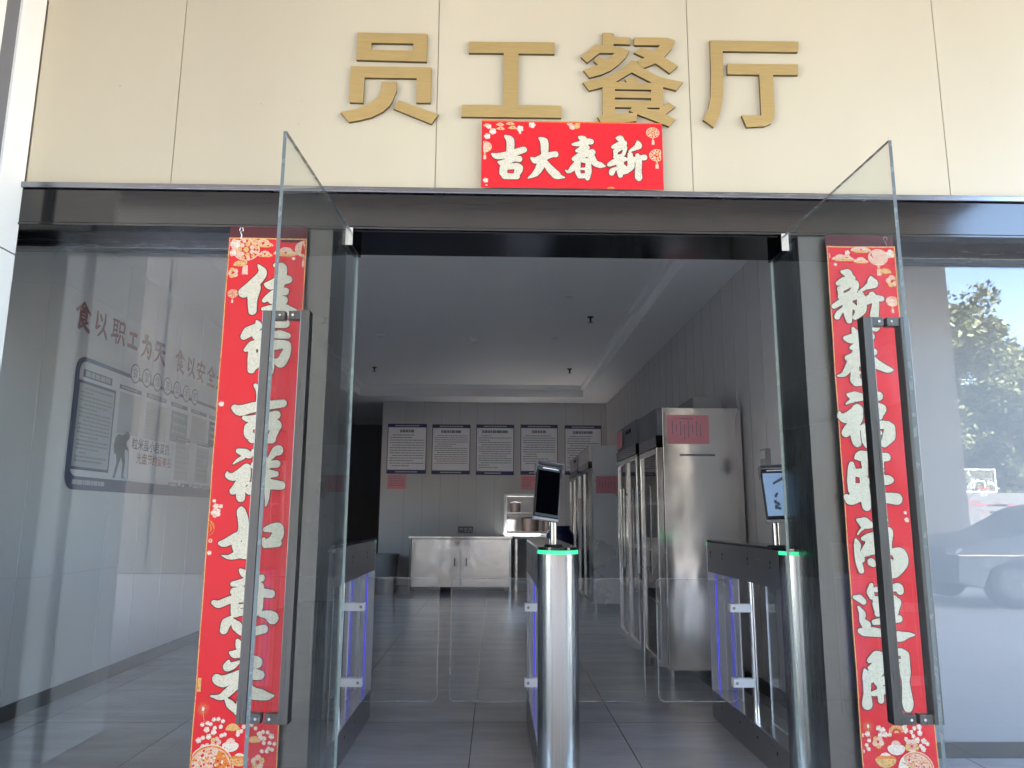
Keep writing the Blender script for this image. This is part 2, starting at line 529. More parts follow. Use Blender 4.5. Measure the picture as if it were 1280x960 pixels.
def brush_lettering(chars, x0, z0, y, h=3.0, line=3.0):
    mb = MB()
    for ch, strokes in chars.items():
        xs, zs, F = brush_field(strokes, h)
        for lev, yy, mi in ((-line - 1.4, y, 1), (-1.4, y - 0.0004, 0)):
            vs, fs = level_faces(xs, zs, F, lev)
            mb.add([(x0 + a / 1000, yy, z0 + b / 1000) for a, b in vs], fs, mi)
    return mb

def ornaments(lst, x0, z0, y, umin, umax, vmin):
    """festive print: lanterns, clouds, blossoms, bowls; slots 0 gold 1 pale 2 white 3 orange 4 dark red"""
    mb = MB()
    k = [0]
    def clip(p):
        return (x0 + min(max(p[0], umin), umax), z0 + min(max(p[1], vmin), 0.0))
    def poly(pts, mi):
        k[0] += 1
        q = [clip(p) for p in pts]
        if max(a[0] for a in q) - min(a[0] for a in q) < 5e-4 or max(a[1] for a in q) - min(a[1] for a in q) < 5e-4:
            return
        yy = y - 0.0000035 * k[0]
        mb.add([(a, yy, b) for a, b in q], [tuple(range(len(q)))], mi)
    def ell(cx, cz, rx, rz, mi, n=16, a0=0, a1=2 * math.pi):
        full = a1 - a0 > 6.2
        pts = [(cx + rx * math.cos(a0 + (a1 - a0) * i / (n if full else n - 1)), cz + rz * math.sin(a0 + (a1 - a0) * i / (n if full else n - 1))) for i in range(n)]
        poly(pts, mi)
    rnd = random.Random(3)
    for kind, u, v, r in lst:
        u, v, r = u / 1000, v / 1000, r / 1000
        if kind in ('cloud', 'lantern', 'fan') and v > -0.35: r *= 1.18
        if kind == 'lantern':
            ell(u, v, r, r * 0.86, 1, 24); ell(u, v, r * 0.9, r * 0.77, 4, 24)
            ell(u, v, r * 0.22, r * 0.2, 0, 10)
            for ring, cnt, sz in ((0.48, 7, 0.19), (0.76, 12, 0.15)):
                for i in range(cnt):
                    t = 2 * math.pi * i / cnt + ring
                    ell(u + r * ring * math.cos(t), v + r * ring * 0.86 * math.sin(t), r * sz, r * sz, 0 if i % 2 else 1, 6)
            poly([(u - r * .12, v - r * .86), (u + r * .12, v - r * .86), (u + r * .12, v - r * 1.15), (u - r * .12, v - r * 1.15)], 0)
            poly([(u - r * .18, v - r * 1.2), (u + r * .18, v - r * 1.2), (u + r * .22, v - r * 1.9), (u - r * .22, v - r * 1.9)], 1)
        elif kind == 'cloud':
            for dx, dz, s in ((-.6, -.1, .5), (.55, -.15, .5), (0, .15, .62)):
                for f, mi in ((1, 1), (.8, 0), (.55, 1), (.32, 4)):
                    ell(u + dx * r, v + dz * r, r * s * f * 1.1, r * s * f * .8, mi, 14, 0, math.pi)
            poly([(u - r * 1.2, v - r * .02), (u + r * 1.2, v - r * .05), (u + r * .6, v - r * .3), (u - r * .6, v - r * .27)], 0)
        elif kind in ('blossom', 'peony'):
            n = 5
            a = 1 if kind == 'blossom' else 0
            for i in range(n):
                t = 2 * math.pi * i / n + 0.4 + u * 9
                ell(u + r * .58 * math.cos(t), v + r * .58 * math.sin(t), r * .5, r * .5, a if i % 2 else (2 if kind == 'blossom' else 1), 8)
            ell(u, v, r * .42, r * .42, 2 if kind == 'blossom' else 4, 8)
            if kind == 'peony':
                for i in range(6):
                    t = i * 1.05
                    ell(u + r * .3 * math.cos(t), v + r * .3 * math.sin(t), r * .1, r * .1, 2, 6)
        elif kind == 'fan':
            for f, mi in ((1, 0), (.88, 3), (.66, 0), (.6, 4), (.34, 0)):
                ell(u, v - r * .4, r * f, r * f, mi, 16, 0.15, math.pi - 0.15)
            for i in range(7):
                t = 0.35 + i * 0.4
                ell(u + r * .77 * math.cos(t), v - r * .4 + r * .77 * math.sin(t), r * .08, r * .08, 1, 6)
        elif kind == 'ring':
            ell(u - r * .4, v, r, r * 1.3, 3, 20); ell(u - r * .4, v, r * .9, r * 1.18, 4, 20); ell(u - r * .4, v, r * .6, r * .8, 3, 20); ell(u - r * .4, v, r * .5, r * .7, 4, 20)
        elif kind == 'burst':
            for i in range(40):
                t = 2 * math.pi * i / 40
                a, b = r * (.25 + .1 * (i % 2)), r * (.8 + .25 * rnd.random())
                w = .05
                poly([(u + a * math.cos(t - w), v + a * math.sin(t - w)), (u + b * math.cos(t), v + b * math.sin(t)), (u + a * math.cos(t + w), v + a * math.sin(t + w))], 0 if i % 2 else 3)
            ell(u, v, r * .18, r * .28, 2, 10)
            poly([(u - r * .04, v - r * .3), (u + r * .04, v - r * .3), (u + r * .3, v - r * 1.5), (u + r * .24, v - r * 1.5)], 0)
        elif kind == 'bowl':
            ell(u, v + r * .1, r, r * .75, 2, 20, math.pi, 2 * math.pi); ell(u, v + r * .12, r, r * .42, 2, 20); ell(u, v + r * .12, r * .8, r * .3, 4, 18)
            ell(u, v + r * .45, r * .55, r * .5, 1, 16); ell(u, v + r * .42, r * .4, r * .36, 0, 14)
            for i in range(5):
                ell(u + (i - 2) * r * .32, v - r * .28 + abs(i - 2) * r * .07, r * .1, r * .12, 3 if i % 2 else 4, 8)
        elif kind == 'ingot':
            ell(u, v, r * 1.05, r * .8, 0, 20, math.pi, 2 * math.pi); ell(u, v, r * 1.05, r * .35, 3, 20); ell(u, v + r * .08, r * .6, r * .5, 2, 18); ell(u, v + r * .12, r * .45, r * .36, 1, 14)
        elif kind == 'drum':
            ell(u, v, r * 1.02, r * .98, 2, 36); ell(u, v, r * .98, r * .94, 3, 36); ell(u, v, r * .9, r * .86, 1, 36)
            for i in range(150):
                t, q = rnd.random() * 6.28, math.sqrt(rnd.random()) * r * .84
                ell(u + q * math.cos(t), v + q * math.sin(t) * .95, r * .055, r * .055, (0, 2, 3, 4)[i % 4], 6)
        elif kind == 'seal':
            poly([(u - r * .7, v - r * 1.7), (u + r * .7, v - r * 1.7), (u + r * .7, v + r * 1.7), (u - r * .7, v + r * 1.7)], 0)
            for i in range(5):
                z = v - r * 1.3 + i * r * .62
                poly([(u - r * .45, z), (u + r * .45, z), (u + r * .45, z + r * .3), (u - r * .45, z + r * .3)], 4)
    return mb
PRINTS = ['print_gold', 'print_pale', 'print_white', 'print_orange', 'print_red']

# ------------------------------------------------------------------ lettering and print, in millimetres on their own sheets
COUPLET_LEFT = {
'佳': [[(139,-130,4),(159,-166,19),(124,-215,23),(82,-258,23)],[(125,-236,29),(122,-292,20),(126,-343,17)],[(214,-129,8),(245,-141,20),(239,-197,25),(234,-254,18),(235,-321,23)],[(178,-219,8),(200,-221,20),(239,-202,23),(275,-195,17)],[(174,-294,8),(191,-280,14),(225,-254,15),(265,-251,16)],[(205,-296,11),(231,-291,19),(260,-292,18)],[(172,-333,7),(207,-328,12),(265,-335,24),(306,-348,18)]],
'節': [[(149,-390,4),(155,-414,16),(116,-440,23),(96,-461,14)],[(153,-458,18),(192,-441,14)],[(203,-405,11),(242,-402,17),(273,-399,19)],[(215,-452,12),(254,-450,18),(290,-456,11)],[(107,-522,7),(138,-503,21),(186,-487,16)],[(135,-513,15),(140,-567,20),(139,-610,16)],[(174,-503,13),(179,-548,13),(166,-585,14)],[(141,-551,9),(189,-539,12)],[(145,-601,13),(183,-575,13)],[(204,-503,16),(239,-498,21),(279,-495,17),(293,-506,13),(284,-543,20),(266,-577,22),(242,-570,8)],[(218,-503,14),(220,-602,18),(221,-638,5)]],
'吉': [[(161,-681,7),(187,-710,19),(195,-772,24),(196,-820,16)],[(78,-782,13),(105,-793,22),(169,-777,21),(286,-760,16)],[(123,-825,8),(145,-830,13),(194,-823,14),(260,-812,18)],[(145,-867,18),(147,-895,19),(170,-916,16)],[(151,-860,15),(209,-855,16),(261,-859,25)],[(262,-868,19),(249,-907,16)],[(165,-915,19),(247,-917,18)]],
'祥': [[(106,-969,9),(135,-978,17),(154,-986,14)],[(128,-997,8),(107,-1010,6),(88,-1026,1)],[(66,-1062,3),(71,-1075,11),(95,-1080,16),(128,-1059,18),(146,-1042,17)],[(146,-1042,17),(138,-1089,26),(111,-1128,18),(97,-1141,14)],[(127,-1107,19),(130,-1162,18),(133,-1172,14)],[(152,-1132,8),(169,-1136,19)],[(173,-969,9),(188,-993,14)],[(236,-1009,5),(252,-990,11),(268,-970,17),(278,-966,21)],[(181,-1031,16),(237,-1027,14),(275,-1024,15)],[(188,-1070,15),(239,-1067,17),(274,-1067,11)],[(170,-1115,12),(242,-1111,21),(298,-1116,17)],[(218,-999,13),(233,-1072,18),(240,-1127,12),(242,-1170,8),(239,-1203,2)]],
'如': [[(136,-1208,2),(137,-1229,18),(146,-1259,21),(150,-1301,21),(134,-1334,15),(123,-1361,16),(146,-1392,27),(177,-1410,15),(198,-1416,12)],[(56,-1360,7),(77,-1359,15),(125,-1334,19),(167,-1321,14),(192,-1315,12)],[(175,-1321,13),(169,-1359,22),(152,-1392,22),(126,-1409,15),(98,-1417,8),(68,-1411,1)],[(243,-1302,9),(271,-1296,17),(296,-1295,20),(297,-1321,24),(278,-1352,22),(249,-1360,16)],[(239,-1342,6),(246,-1369,9)],[(258,-1363,14),(300,-1359,14)]],
'意': [[(149,-1470,5),(163,-1482,13),(187,-1497,16)],[(122,-1527,9),(151,-1523,13),(192,-1511,14),(239,-1503,13)],[(152,-1540,13),(170,-1560,11)],[(218,-1523,10),(235,-1539,16)],[(130,-1558,15),(178,-1560,15),(220,-1551,11)],[(48,-1603,9),(70,-1609,14),(114,-1592,14),(175,-1577,17),(245,-1564,17),(283,-1567,15)],[(134,-1604,14),(142,-1641,20)],[(237,-1590,15),(234,-1620,18),(229,-1640,14)],[(139,-1592,11),(184,-1586,13),(234,-1584,11)],[(149,-1619,7),(223,-1608,8)],[(145,-1644,13),(225,-1636,12)],[(129,-1659,4),(106,-1685,19),(98,-1713,15)],[(130,-1673,6),(150,-1697,19),(177,-1719,16),(214,-1719,18),(263,-1708,16)],[(201,-1657,12),(219,-1669,10)],[(247,-1648,10),(280,-1652,17),(297,-1664,23)]],
'來': [[(157,-1755,6),(168,-1776,16),(189,-1804,16),(198,-1918,17),(195,-1995,22),(181,-2026,20)],[(125,-1982,4),(145,-2003,15),(169,-2022,14),(185,-2024,15)],[(131,-1802,4),(150,-1808,14),(186,-1800,18)],[(127,-1836,5),(124,-1857,17),(145,-1853,13),(169,-1839,5)],[(221,-1820,7),(238,-1833,16),(243,-1841,21)],[(80,-1895,8),(85,-1906,18),(112,-1914,22),(152,-1898,17),(208,-1885,24),(259,-1890,17)],[(170,-1922,17),(128,-1961,16),(101,-1976,10),(64,-1972,2)],[(198,-1918,15),(230,-1957,22),(267,-1966,20),(296,-1972,13),(319,-1970,2)]],
}
COUPLET_RIGHT = {
'新': [[(58,-123,6),(83,-129,18),(96,-137,10)],[(36,-178,9),(67,-165,16),(106,-153,11)],[(45,-206,13),(89,-184,13),(116,-179,14),(106,-213,15),(85,-229,13),(41,-242,8)],[(45,-206,12),(48,-237,11)],[(10,-287,10),(51,-263,13),(103,-241,15),(131,-236,10)],[(80,-237,18),(73,-298,22),(76,-352,13)],[(58,-294,7),(31,-320,12),(22,-336,12)],[(93,-279,12),(113,-298,10),(123,-312,13)],[(191,-146,4),(194,-169,20),(198,-178,21),(162,-198,8),(132,-217,4)],[(136,-231,14),(140,-264,21),(135,-302,21),(105,-338,10)],[(147,-264,18),(190,-249,19),(232,-249,11)],[(189,-231,13),(203,-264,14),(193,-330,19),(194,-377,21),(196,-395,7)]],
'春': [[(92,-391,7),(104,-415,17),(134,-433,20)],[(52,-436,9),(79,-438,20),(140,-421,19),(174,-426,14)],[(74,-481,6),(99,-475,17),(146,-456,17)],[(55,-527,11),(92,-519,19),(144,-493,17),(180,-497,14)],[(132,-405,20),(123,-466,24),(101,-512,25),(68,-558,19),(36,-600,10),(6,-609,2)],[(147,-512,13),(176,-546,22),(211,-566,17),(237,-577,14),(261,-579,2)],[(88,-565,16),(84,-627,21)],[(142,-571,18),(140,-631,15),(136,-651,12)],[(98,-551,13),(144,-553,12)],[(100,-594,4),(141,-590,5)],[(87,-638,16),(142,-635,13)]],
'福': [[(47,-694,6),(78,-702,22),(112,-704,14)],[(65,-720,9),(49,-727,5),(35,-736,2)],[(1,-772,3),(5,-792,13),(30,-799,22),(64,-774,17),(85,-756,19)],[(92,-758,16),(79,-803,23),(40,-848,21),(23,-866,17)],[(63,-839,23),(67,-896,19),(71,-910,17)],[(95,-843,11),(116,-852,17)],[(132,-706,11),(184,-699,19)],[(128,-753,13),(132,-793,11)],[(129,-744,10),(178,-748,17),(200,-757,14),(184,-789,10)],[(129,-796,11),(186,-795,8)],[(104,-847,11),(105,-896,12),(115,-918,13)],[(108,-836,11),(176,-828,17),(216,-829,17)],[(224,-842,23),(217,-877,27),(192,-913,14)],[(119,-867,7),(178,-864,8)],[(155,-838,10),(151,-913,11)],[(120,-916,13),(192,-911,12)]],
'旺': [[(40,-1002,9),(39,-1024,16),(33,-1072,17),(32,-1116,16)],[(42,-1039,14),(88,-1043,20)],[(88,-1046,15),(90,-1106,19),(89,-1141,22),(91,-1186,18)],[(5,-1146,11),(22,-1159,19),(54,-1139,28),(82,-1124,18)],[(39,-1105,17),(79,-1104,17)],[(60,-976,5),(85,-967,22),(142,-972,20),(196,-971,17)],[(96,-971,15),(97,-1019,11),(95,-1046,10)],[(125,-1076,18),(188,-1071,20),(205,-1071,13)],[(164,-975,18),(159,-1128,16),(156,-1158,19)],[(119,-1152,18),(181,-1149,21),(225,-1153,24)]],
'鴻': [[(47,-1244,5),(76,-1257,23),(100,-1265,13)],[(68,-1280,5),(54,-1291,3),(44,-1305,2)],[(34,-1327,3),(39,-1350,14),(36,-1380,11),(40,-1422,13),(48,-1457,11)],[(56,-1413,9),(59,-1380,7),(80,-1357,11)],[(65,-1323,7),(89,-1320,17),(133,-1310,19)],[(97,-1329,15),(87,-1367,24),(69,-1386,12)],[(67,-1384,10),(128,-1371,15)],[(94,-1422,15),(102,-1428,13)],[(132,-1430,14),(140,-1440,11)],[(150,-1274,16),(147,-1379,18)],[(172,-1235,5),(173,-1246,6),(158,-1269,8)],[(153,-1286,8),(179,-1288,13),(184,-1303,12),(179,-1337,9),(177,-1367,7)],[(153,-1331,7),(180,-1329,5)],[(150,-1375,10),(189,-1379,13),(218,-1390,29),(220,-1421,31),(190,-1463,23),(168,-1471,12)],[(177,-1417,8),(178,-1425,9)]],
'運': [[(7,-1567,5),(31,-1573,14),(47,-1586,11)],[(24,-1608,4),(39,-1637,13),(36,-1662,10),(53,-1682,18)],[(25,-1706,10),(46,-1710,16),(84,-1710,18),(135,-1718,13),(190,-1728,20),(229,-1722,10),(257,-1722,2)],[(87,-1517,7),(81,-1546,15),(85,-1565,11)],[(107,-1536,10),(159,-1532,11),(202,-1527,17),(210,-1542,14)],[(99,-1596,13),(106,-1629,12)],[(103,-1579,14),(181,-1575,14)],[(193,-1589,17),(181,-1624,14)],[(110,-1606,5),(179,-1602,4)],[(103,-1635,11),(185,-1632,9)],[(88,-1670,10),(139,-1663,14),(196,-1656,13)],[(156,-1538,14),(151,-1628,11),(144,-1710,16)]],
'開': [[(56,-1825,9),(89,-1811,23),(113,-1807,13)],[(106,-1811,19),(94,-1863,20)],[(54,-1856,7),(84,-1847,18)],[(55,-1889,23),(97,-1873,14)],[(32,-1863,5),(38,-1891,18),(35,-1951,14),(32,-1998,21)],[(83,-1911,14),(137,-1899,16)],[(61,-1956,9),(91,-1949,12),(138,-1935,17)],[(92,-1915,12),(91,-1951,12),(91,-1982,12)],[(140,-1911,13),(134,-1986,11)],[(146,-1797,14),(189,-1791,14),(209,-1803,16)],[(209,-1807,17),(205,-1871,22),(204,-1911,14),(205,-1990,23),(204,-2011,18)],[(156,-1827,5),(190,-1825,5)],[(154,-1851,7),(190,-1847,11)],[(158,-1803,8),(154,-1871,12)],[(165,-1941,10),(167,-1946,5)]],
}
BANNER_TOP = {
'吉': [[(110,-73,6),(131,-92,18),(133,-134,17),(128,-179,16)],[(49,-164,5),(72,-173,14),(125,-164,16),(188,-142,15),(199,-140,11)],[(79,-203,5),(100,-206,14),(150,-186,12),(174,-186,14)],[(101,-232,16),(101,-255,18)],[(108,-272,14),(164,-273,13)],[(111,-227,13),(160,-222,15),(178,-229,14)],[(173,-239,18),(161,-269,12)]],
'大': [[(271,-80,5),(291,-97,18),(294,-138,17),(291,-176,13),(273,-222,18),(252,-256,14),(217,-281,2)],[(232,-181,5),(252,-192,15),(294,-173,17),(330,-161,12),(344,-160,14)],[(291,-192,10),(319,-233,17),(347,-262,19),(364,-271,10),(387,-275,2)]],
'春': [[(457,-71,5),(477,-84,17),(478,-128,19),(453,-189,12),(426,-227,13),(405,-247,6),(392,-239,2)],[(427,-108,5),(452,-105,11),(494,-93,14),(512,-93,13)],[(446,-140,7),(469,-132,14),(494,-124,11)],[(432,-182,10),(465,-164,17),(512,-146,12),(518,-146,14)],[(511,-165,16),(529,-199,14),(553,-210,14),(578,-216,2)],[(449,-204,13),(449,-249,11),(461,-266,10)],[(499,-196,11),(498,-241,15),(494,-278,9)],[(458,-189,6),(490,-190,12)],[(468,-231,5),(493,-230,5)],[(457,-268,10),(496,-263,12)]],
'新': [[(634,-73,4),(651,-75,15),(659,-86,11)],[(617,-118,8),(640,-108,13),(669,-98,13)],[(627,-140,10),(650,-125,9),(668,-115,12),(672,-132,8),(659,-159,8),(625,-168,8)],[(627,-140,9),(628,-167,8)],[(597,-207,9),(624,-193,14),(671,-178,10)],[(649,-185,16),(648,-231,17),(648,-261,10)],[(627,-224,5),(611,-239,13),(607,-250,11)],[(666,-215,8),(675,-234,12),(666,-247,7)],[(733,-87,3),(736,-104,14),(736,-112,14),(711,-127,8),(693,-139,3)],[(696,-154,11),(699,-185,15),(698,-215,16),(676,-242,9)],[(706,-185,12),(735,-173,11),(763,-168,13)],[(731,-158,9),(736,-192,14),(733,-237,14),(734,-267,16),(736,-282,5)]],
}
SIGN = {
'员': [[[(-687,3494),(-351,3494),(-350,3346),(-687,3349)],[(-618,3440),(-417,3441),(-417,3404),(-616,3403)]],[[(-712,3315),(-327,3317),(-326,3132),(-394,3131),(-396,3258),(-644,3257),(-645,3126),(-710,3127)]],[[(-561,3236),(-491,3238),(-489,3192),(-507,3138),(-522,3111),(-549,3083),(-602,3053),(-656,3037),(-708,3026),(-751,3075),(-680,3093),(-616,3121),(-579,3155),(-564,3182),(-561,3203)]],[[(-477,3142),(-288,3073),(-320,3023),(-502,3099)]]],
'工': [[[(-149,3457),(265,3462),(265,3400),(91,3398),(89,3128),(296,3129),(295,3066),(-179,3063),(-177,3125),(19,3127),(19,3399),(-149,3397)]]],
'餐': [[[(498,3518),(553,3517),(552,3496),(634,3495),(633,3458),(551,3459),(551,3441),(584,3443),(629,3425),(608,3386),(574,3349),(534,3317),(489,3295),(432,3278),(404,3316),(474,3348),(454,3366),(479,3389),(518,3373),(555,3411),(483,3410),(422,3357),(392,3387),(466,3455),(497,3452)]],[[(653,3496),(817,3498),(853,3483),(835,3441),(797,3393),(861,3348),(821,3309),(754,3360),(691,3332),(664,3370),(701,3389),(650,3415),(686,3444),(750,3421),(777,3456),(652,3455)]],[[(639,3375),(590,3327),(516,3286),(399,3253),(430,3210),(494,3229),(492,3083),(469,3073),(489,3032),(654,3056),(658,3092),(809,3031),(840,3068),(794,3094),(844,3133),(807,3158),(782,3132),(787,3235),(850,3219),(885,3264),(813,3277),(758,3294),(702,3327),(664,3366)],[(637,3310),(732,3257),(672,3254),(657,3283),(628,3281),(603,3274),(611,3257),(558,3258)],[(554,3220),(728,3220),(727,3205),(554,3206)],[(554,3176),(727,3176),(726,3161),(553,3160)],[(553,3126),(633,3126),(620,3109),(641,3099),(552,3094)],[(703,3126),(769,3127),(763,3118),(714,3119)]]],
'厅': [[[(1023,3488),(1457,3491),(1452,3434),(1083,3432),(1081,3303),(1073,3181),(1055,3096),(1022,3031),(973,3069),(1001,3125),(1015,3192),(1021,3302)]],[[(1103,3364),(1449,3369),(1445,3312),(1323,3310),(1321,3113),(1317,3083),(1299,3056),(1268,3040),(1181,3034),(1159,3095),(1255,3097),(1256,3310),(1101,3309)]]],
}
ORN_LEFT = [('lantern',79,-56,52.0),('cloud',153,-32,36.0),('cloud',164,-81,27.0),('cloud',257,-72,40.0),('blossom',27,-30,24.0),('blossom',19,-72,16.0),('lantern',342,-48,38.0),('fan',52,-125,24.0),('peony',26,-166,24.0),('lantern',33,-264,19.5),('blossom',294,-95,8.0),('cloud',113,-21,20.0),('blossom',19,-765,12.0),('blossom',19,-1183,7.5),('blossom',27,-1206,12.0),('blossom',48,-1206,9.0),('blossom',29,-1233,20.0),('ring',14,-1297,24.0),('peony',15,-1350,9.0),('blossom',15,-1400,9.0),('seal',9,-1929,16.0),('burst',36,-2022,33.0),('blossom',58,-2076,8.4),('blossom',71,-2080,8.4),('blossom',38,-2082,8.4),('blossom',83,-2063,8.4),('blossom',101,-2061,8.4),('blossom',120,-2069,8.4),('blossom',57,-2101,11.2),('blossom',89,-2095,8.4),('blossom',113,-2090,8.4),('blossom',86,-2111,11.2),('blossom',44,-2132,8.4),('blossom',67,-2128,11.2),('blossom',28,-2141,11.2),('blossom',46,-2164,8.4),('blossom',63,-2160,8.4),('blossom',118,-2124,8.4),('blossom',131,-2120,8.4),('blossom',185,-2109,8.4),('blossom',197,-2107,8.4),('blossom',206,-2090,8.4),('blossom',184,-2120,8.4),('blossom',286,-2109,8.4),('blossom',305,-2111,8.4),('blossom',321,-2126,11.2),('blossom',279,-2132,11.2),('blossom',293,-2134,8.4),('blossom',291,-2151,8.4),('blossom',315,-2151,8.4),('blossom',335,-2154,8.4),('blossom',312,-2173,8.4),('blossom',327,-2177,8.4),('blossom',238,-2082,8.4),('blossom',255,-2095,8.4),('blossom',272,-2118,11.2),('blossom',285,-2183,8.4),('blossom',305,-2183,8.4),('fan',162,-2095,30.0),('peony',97,-2149,21.0),('bowl',157,-2164,33.0),('ingot',196,-2211,36.0),('drum',82,-2247,92.0),('fan',250,-2141,27.0),('peony',271,-2224,27.0)]
ORN_RIGHT = [('lantern',232,-51,39.0),('cloud',156,-17,36.0),('cloud',152,-71,27.0),('cloud',56,-61,30.0),('cloud',85,-61,28.0),('blossom',91,-30,12.0),('blossom',289,-35,20.0),('lantern',-8,-46,15.0),('fan',260,-120,24.0),('peony',289,-165,28.0),('lantern',280,-261,24.0),('blossom',31,-88,8.0),('blossom',259,-1212,7.5),('blossom',263,-1243,10.0),('burst',30,-2085,30.0),('blossom',89,-2099,11.2),('blossom',100,-2117,11.2),('blossom',117,-2117,8.4),('blossom',79,-2119,11.2),('blossom',25,-2115,11.2),('blossom',2,-2119,8.4),('blossom',30,-2140,8.4),('blossom',18,-2158,8.4),('blossom',25,-2173,8.4),('blossom',0,-2181,8.4),('blossom',185,-2101,11.2),('blossom',208,-2107,8.4),('blossom',215,-2123,8.4),('blossom',243,-2111,11.2),('blossom',243,-2088,11.2),('blossom',230,-2138,11.2),('blossom',257,-2142,11.2),('blossom',183,-2134,8.4),('blossom',252,-2173,11.2),('blossom',243,-2161,8.4),('blossom',73,-2092,11.2),('blossom',180,-2086,11.2),('blossom',222,-2092,8.4),('blossom',271,-2152,8.4),('fan',146,-2099,33.0),('peony',67,-2146,24.0),('bowl',140,-2173,36.0),('peony',205,-2161,28.0),('ingot',93,-2211,42.0),('drum',216,-2252,72.0)]
ORN_TOP = [('cloud',23,-20,16.0),('cloud',84,-14,15.0),('blossom',31,-24,12.0),('blossom',50,-48,16.0),('cloud',87,-35,16.0),('cloud',133,-9,16.0),('cloud',144,-30,16.0),('blossom',178,-33,16.0),('blossom',24,-73,15.0),('lantern',13,-126,28.0),('blossom',178,-54,6.0),('blossom',235,-12,16.0),('peony',433,0,32.0),('lantern',806,-42,27.0),('lantern',822,-156,30.0),('blossom',19,-294,12.0),('blossom',23,-318,4.5),('fan',94,-341,20.0),('fan',146,-340,16.0),('fan',603,-333,21.0)]
# ------------------------------------------------------------------ ground, lobby floor and ceiling
structure(MB().box(-60, 60, -90, 3.14, -0.4, -0.012).build('ground', M['paving']))
structure(MB().box(-60, 60, -60, -20, -0.2, -0.006).build('road', M['road']))
structure(MB().box(-60, 60, -20, -19.85, -0.2, 0.11).build('kerb', M['concrete'], bevel=0.02))
structure(MB().box(-4.6, 8, 3.14, 16, -0.3, 0.0).build('floor', M['floor']))
# ceiling: lowered border at 3.1 m round a raised tray at 3.29 m, with a stepped cove
c = MB()
TX0, TX1, TY0, TY1 = -2.2, 1.41, 4.2, 11.98
c.box(-4.6, TX0, 3.625, 16, 3.1, 3.6); c.box(TX1, 2.0, 3.625, 13.6, 3.1, 3.6); c.box(1.9, 6.0, 3.625, 4.2, 3.1, 3.6)
c.box(TX0, TX1, 3.625, TY0, 3.1, 3.6); c.box(TX0, TX1, TY1, 13.6, 3.1, 3.6); c.box(TX0, 0.5, 13.6, 16, 3.1, 3.6); c.box(0.5, 2.0, 14.8, 16, 3.1, 3.6); c.box(0.5, 2.0, 13.6, 14.1, 3.1, 3.6); c.box(1.8, 2.0, 14.1, 14.8, 3.1, 3.6)  # gap above the kitchen, added to let sun onto the hatch
c.box(TX0, TX1, TY0, TY1, 3.29, 3.6)
st = 0.05
c.box(TX0, TX0 + st, TY0, TY1, 3.22, 3.29); c.box(TX1 - st, TX1, TY0, TY1, 3.22, 3.29)
c.box(TX0 + st, TX1 - st, TY1 - st, TY1, 3.22, 3.29); c.box(TX0 + st, TX1 - st, TY0, TY0 + st, 3.22, 3.29)
structure(c.build('ceiling', M['ceiling']))

# ------------------------------------------------------------------ facade above the door
f = MB()
xs = [-2.185, -1.522, -0.297, 0.918, 2.145, 3.365, 4.585, 6.0]
for a, b in zip(xs, xs[1:]):
    f.box(a + 0.0022, b - 0.0022, 3.30, 3.32, 2.704, 5.0)
    f.box(a - 0.003, a + 0.003, 3.306, 3.32, 2.704, 5.0, 1)
rs = random.Random(31)
for sx, sz in [(-1.49, 2.80), (-1.50, 2.815), (-0.94, 3.14), (-0.95, 3.02), (-0.955, 2.95), (1.90, 3.07), (1.92, 3.02), (1.87, 3.0), (1.1, 2.86), (-0.62, 3.09), (-1.13, 3.12), (-1.2, 3.18), (1.32, 3.46), (1.5, 3.47), (2.4, 3.3), (-1.8, 3.2)]:
    r_ = rs.uniform(0.002, 0.0045)
    f.cyl((sx, 3.2995, sz), (sx, 3.2985, sz), r_, r_, n=8, mi=1)
f.box(-9, 30, 3.32, 8.0, 3.65, 29.0); f.box(-4.6, 6, 3.32, 3.62, 2.702, 3.64)  # first box: unseen tall mass, added to keep the forecourt and opposite front shaded
tag(f.build('facade_wall', [M['cream'], M['cream_seam']], bevel=0.0012, seg=1), 'cream metal panel wall above the entrance, with thin vertical seams', 'wall', kind='thing')

p = MB()
p.box(-3.4, -2.19, 3.135, 3.299, 2.357, 5.0); p.box(-3.4, -2.19, 3.135, 3.299, 0.9, 2.351); p.box(-3.4, -2.19, 3.135, 3.299, 0.0, 0.894)
p.box(-3.4, -2.19, 2.47, 3.035, 2.357, 5.0); p.box(-3.4, -2.19, 2.47, 3.035, 0.9, 2.351); p.box(-3.4, -2.19, 2.47, 3.035, 0.0, 0.894)
p.box(-3.39, -2.2, 3.035, 3.135, 0, 5.0, 1)
p.box(-3.39, -2.197, 2.48, 3.034, 0.0, 4.99, 2); p.box(-3.39, -2.197, 3.136, 3.29, 0.0, 4.99, 2)
tag(p.build('corner_pillar', [M['white_clad'], M['grey_joint'], M['seam']], bevel=0.0015, seg=1), 'white panelled pillar beside the left glass, with a grey vertical joint', 'pillar', kind='thing')

# ------------------------------------------------------------------ black steel header over the doors and windows
h = thing('door_header', 'dark mirror steel header beam running over the doors and windows', 'header', (0.32, 3.3, 2.498))
MB().box(-4.6, 6, 3.292, 3.62, 2.512, 2.672).build('fascia', M['black_steel'], h, 0.002)
MB().box(-4.6, 6, 3.276, 3.40, 2.674, 2.701).build('top_lip', M['lip_steel'], h, 0.003)
MB().box(-4.6, 6, 3.288, 3.61, 2.498, 2.510).build('bottom_lip', M['black_steel'], h, 0.002)
MB().box(-0.757, 1.397, 3.30, 3.618, 2.490, 2.497).build('soffit', M['soffit_black'], h)

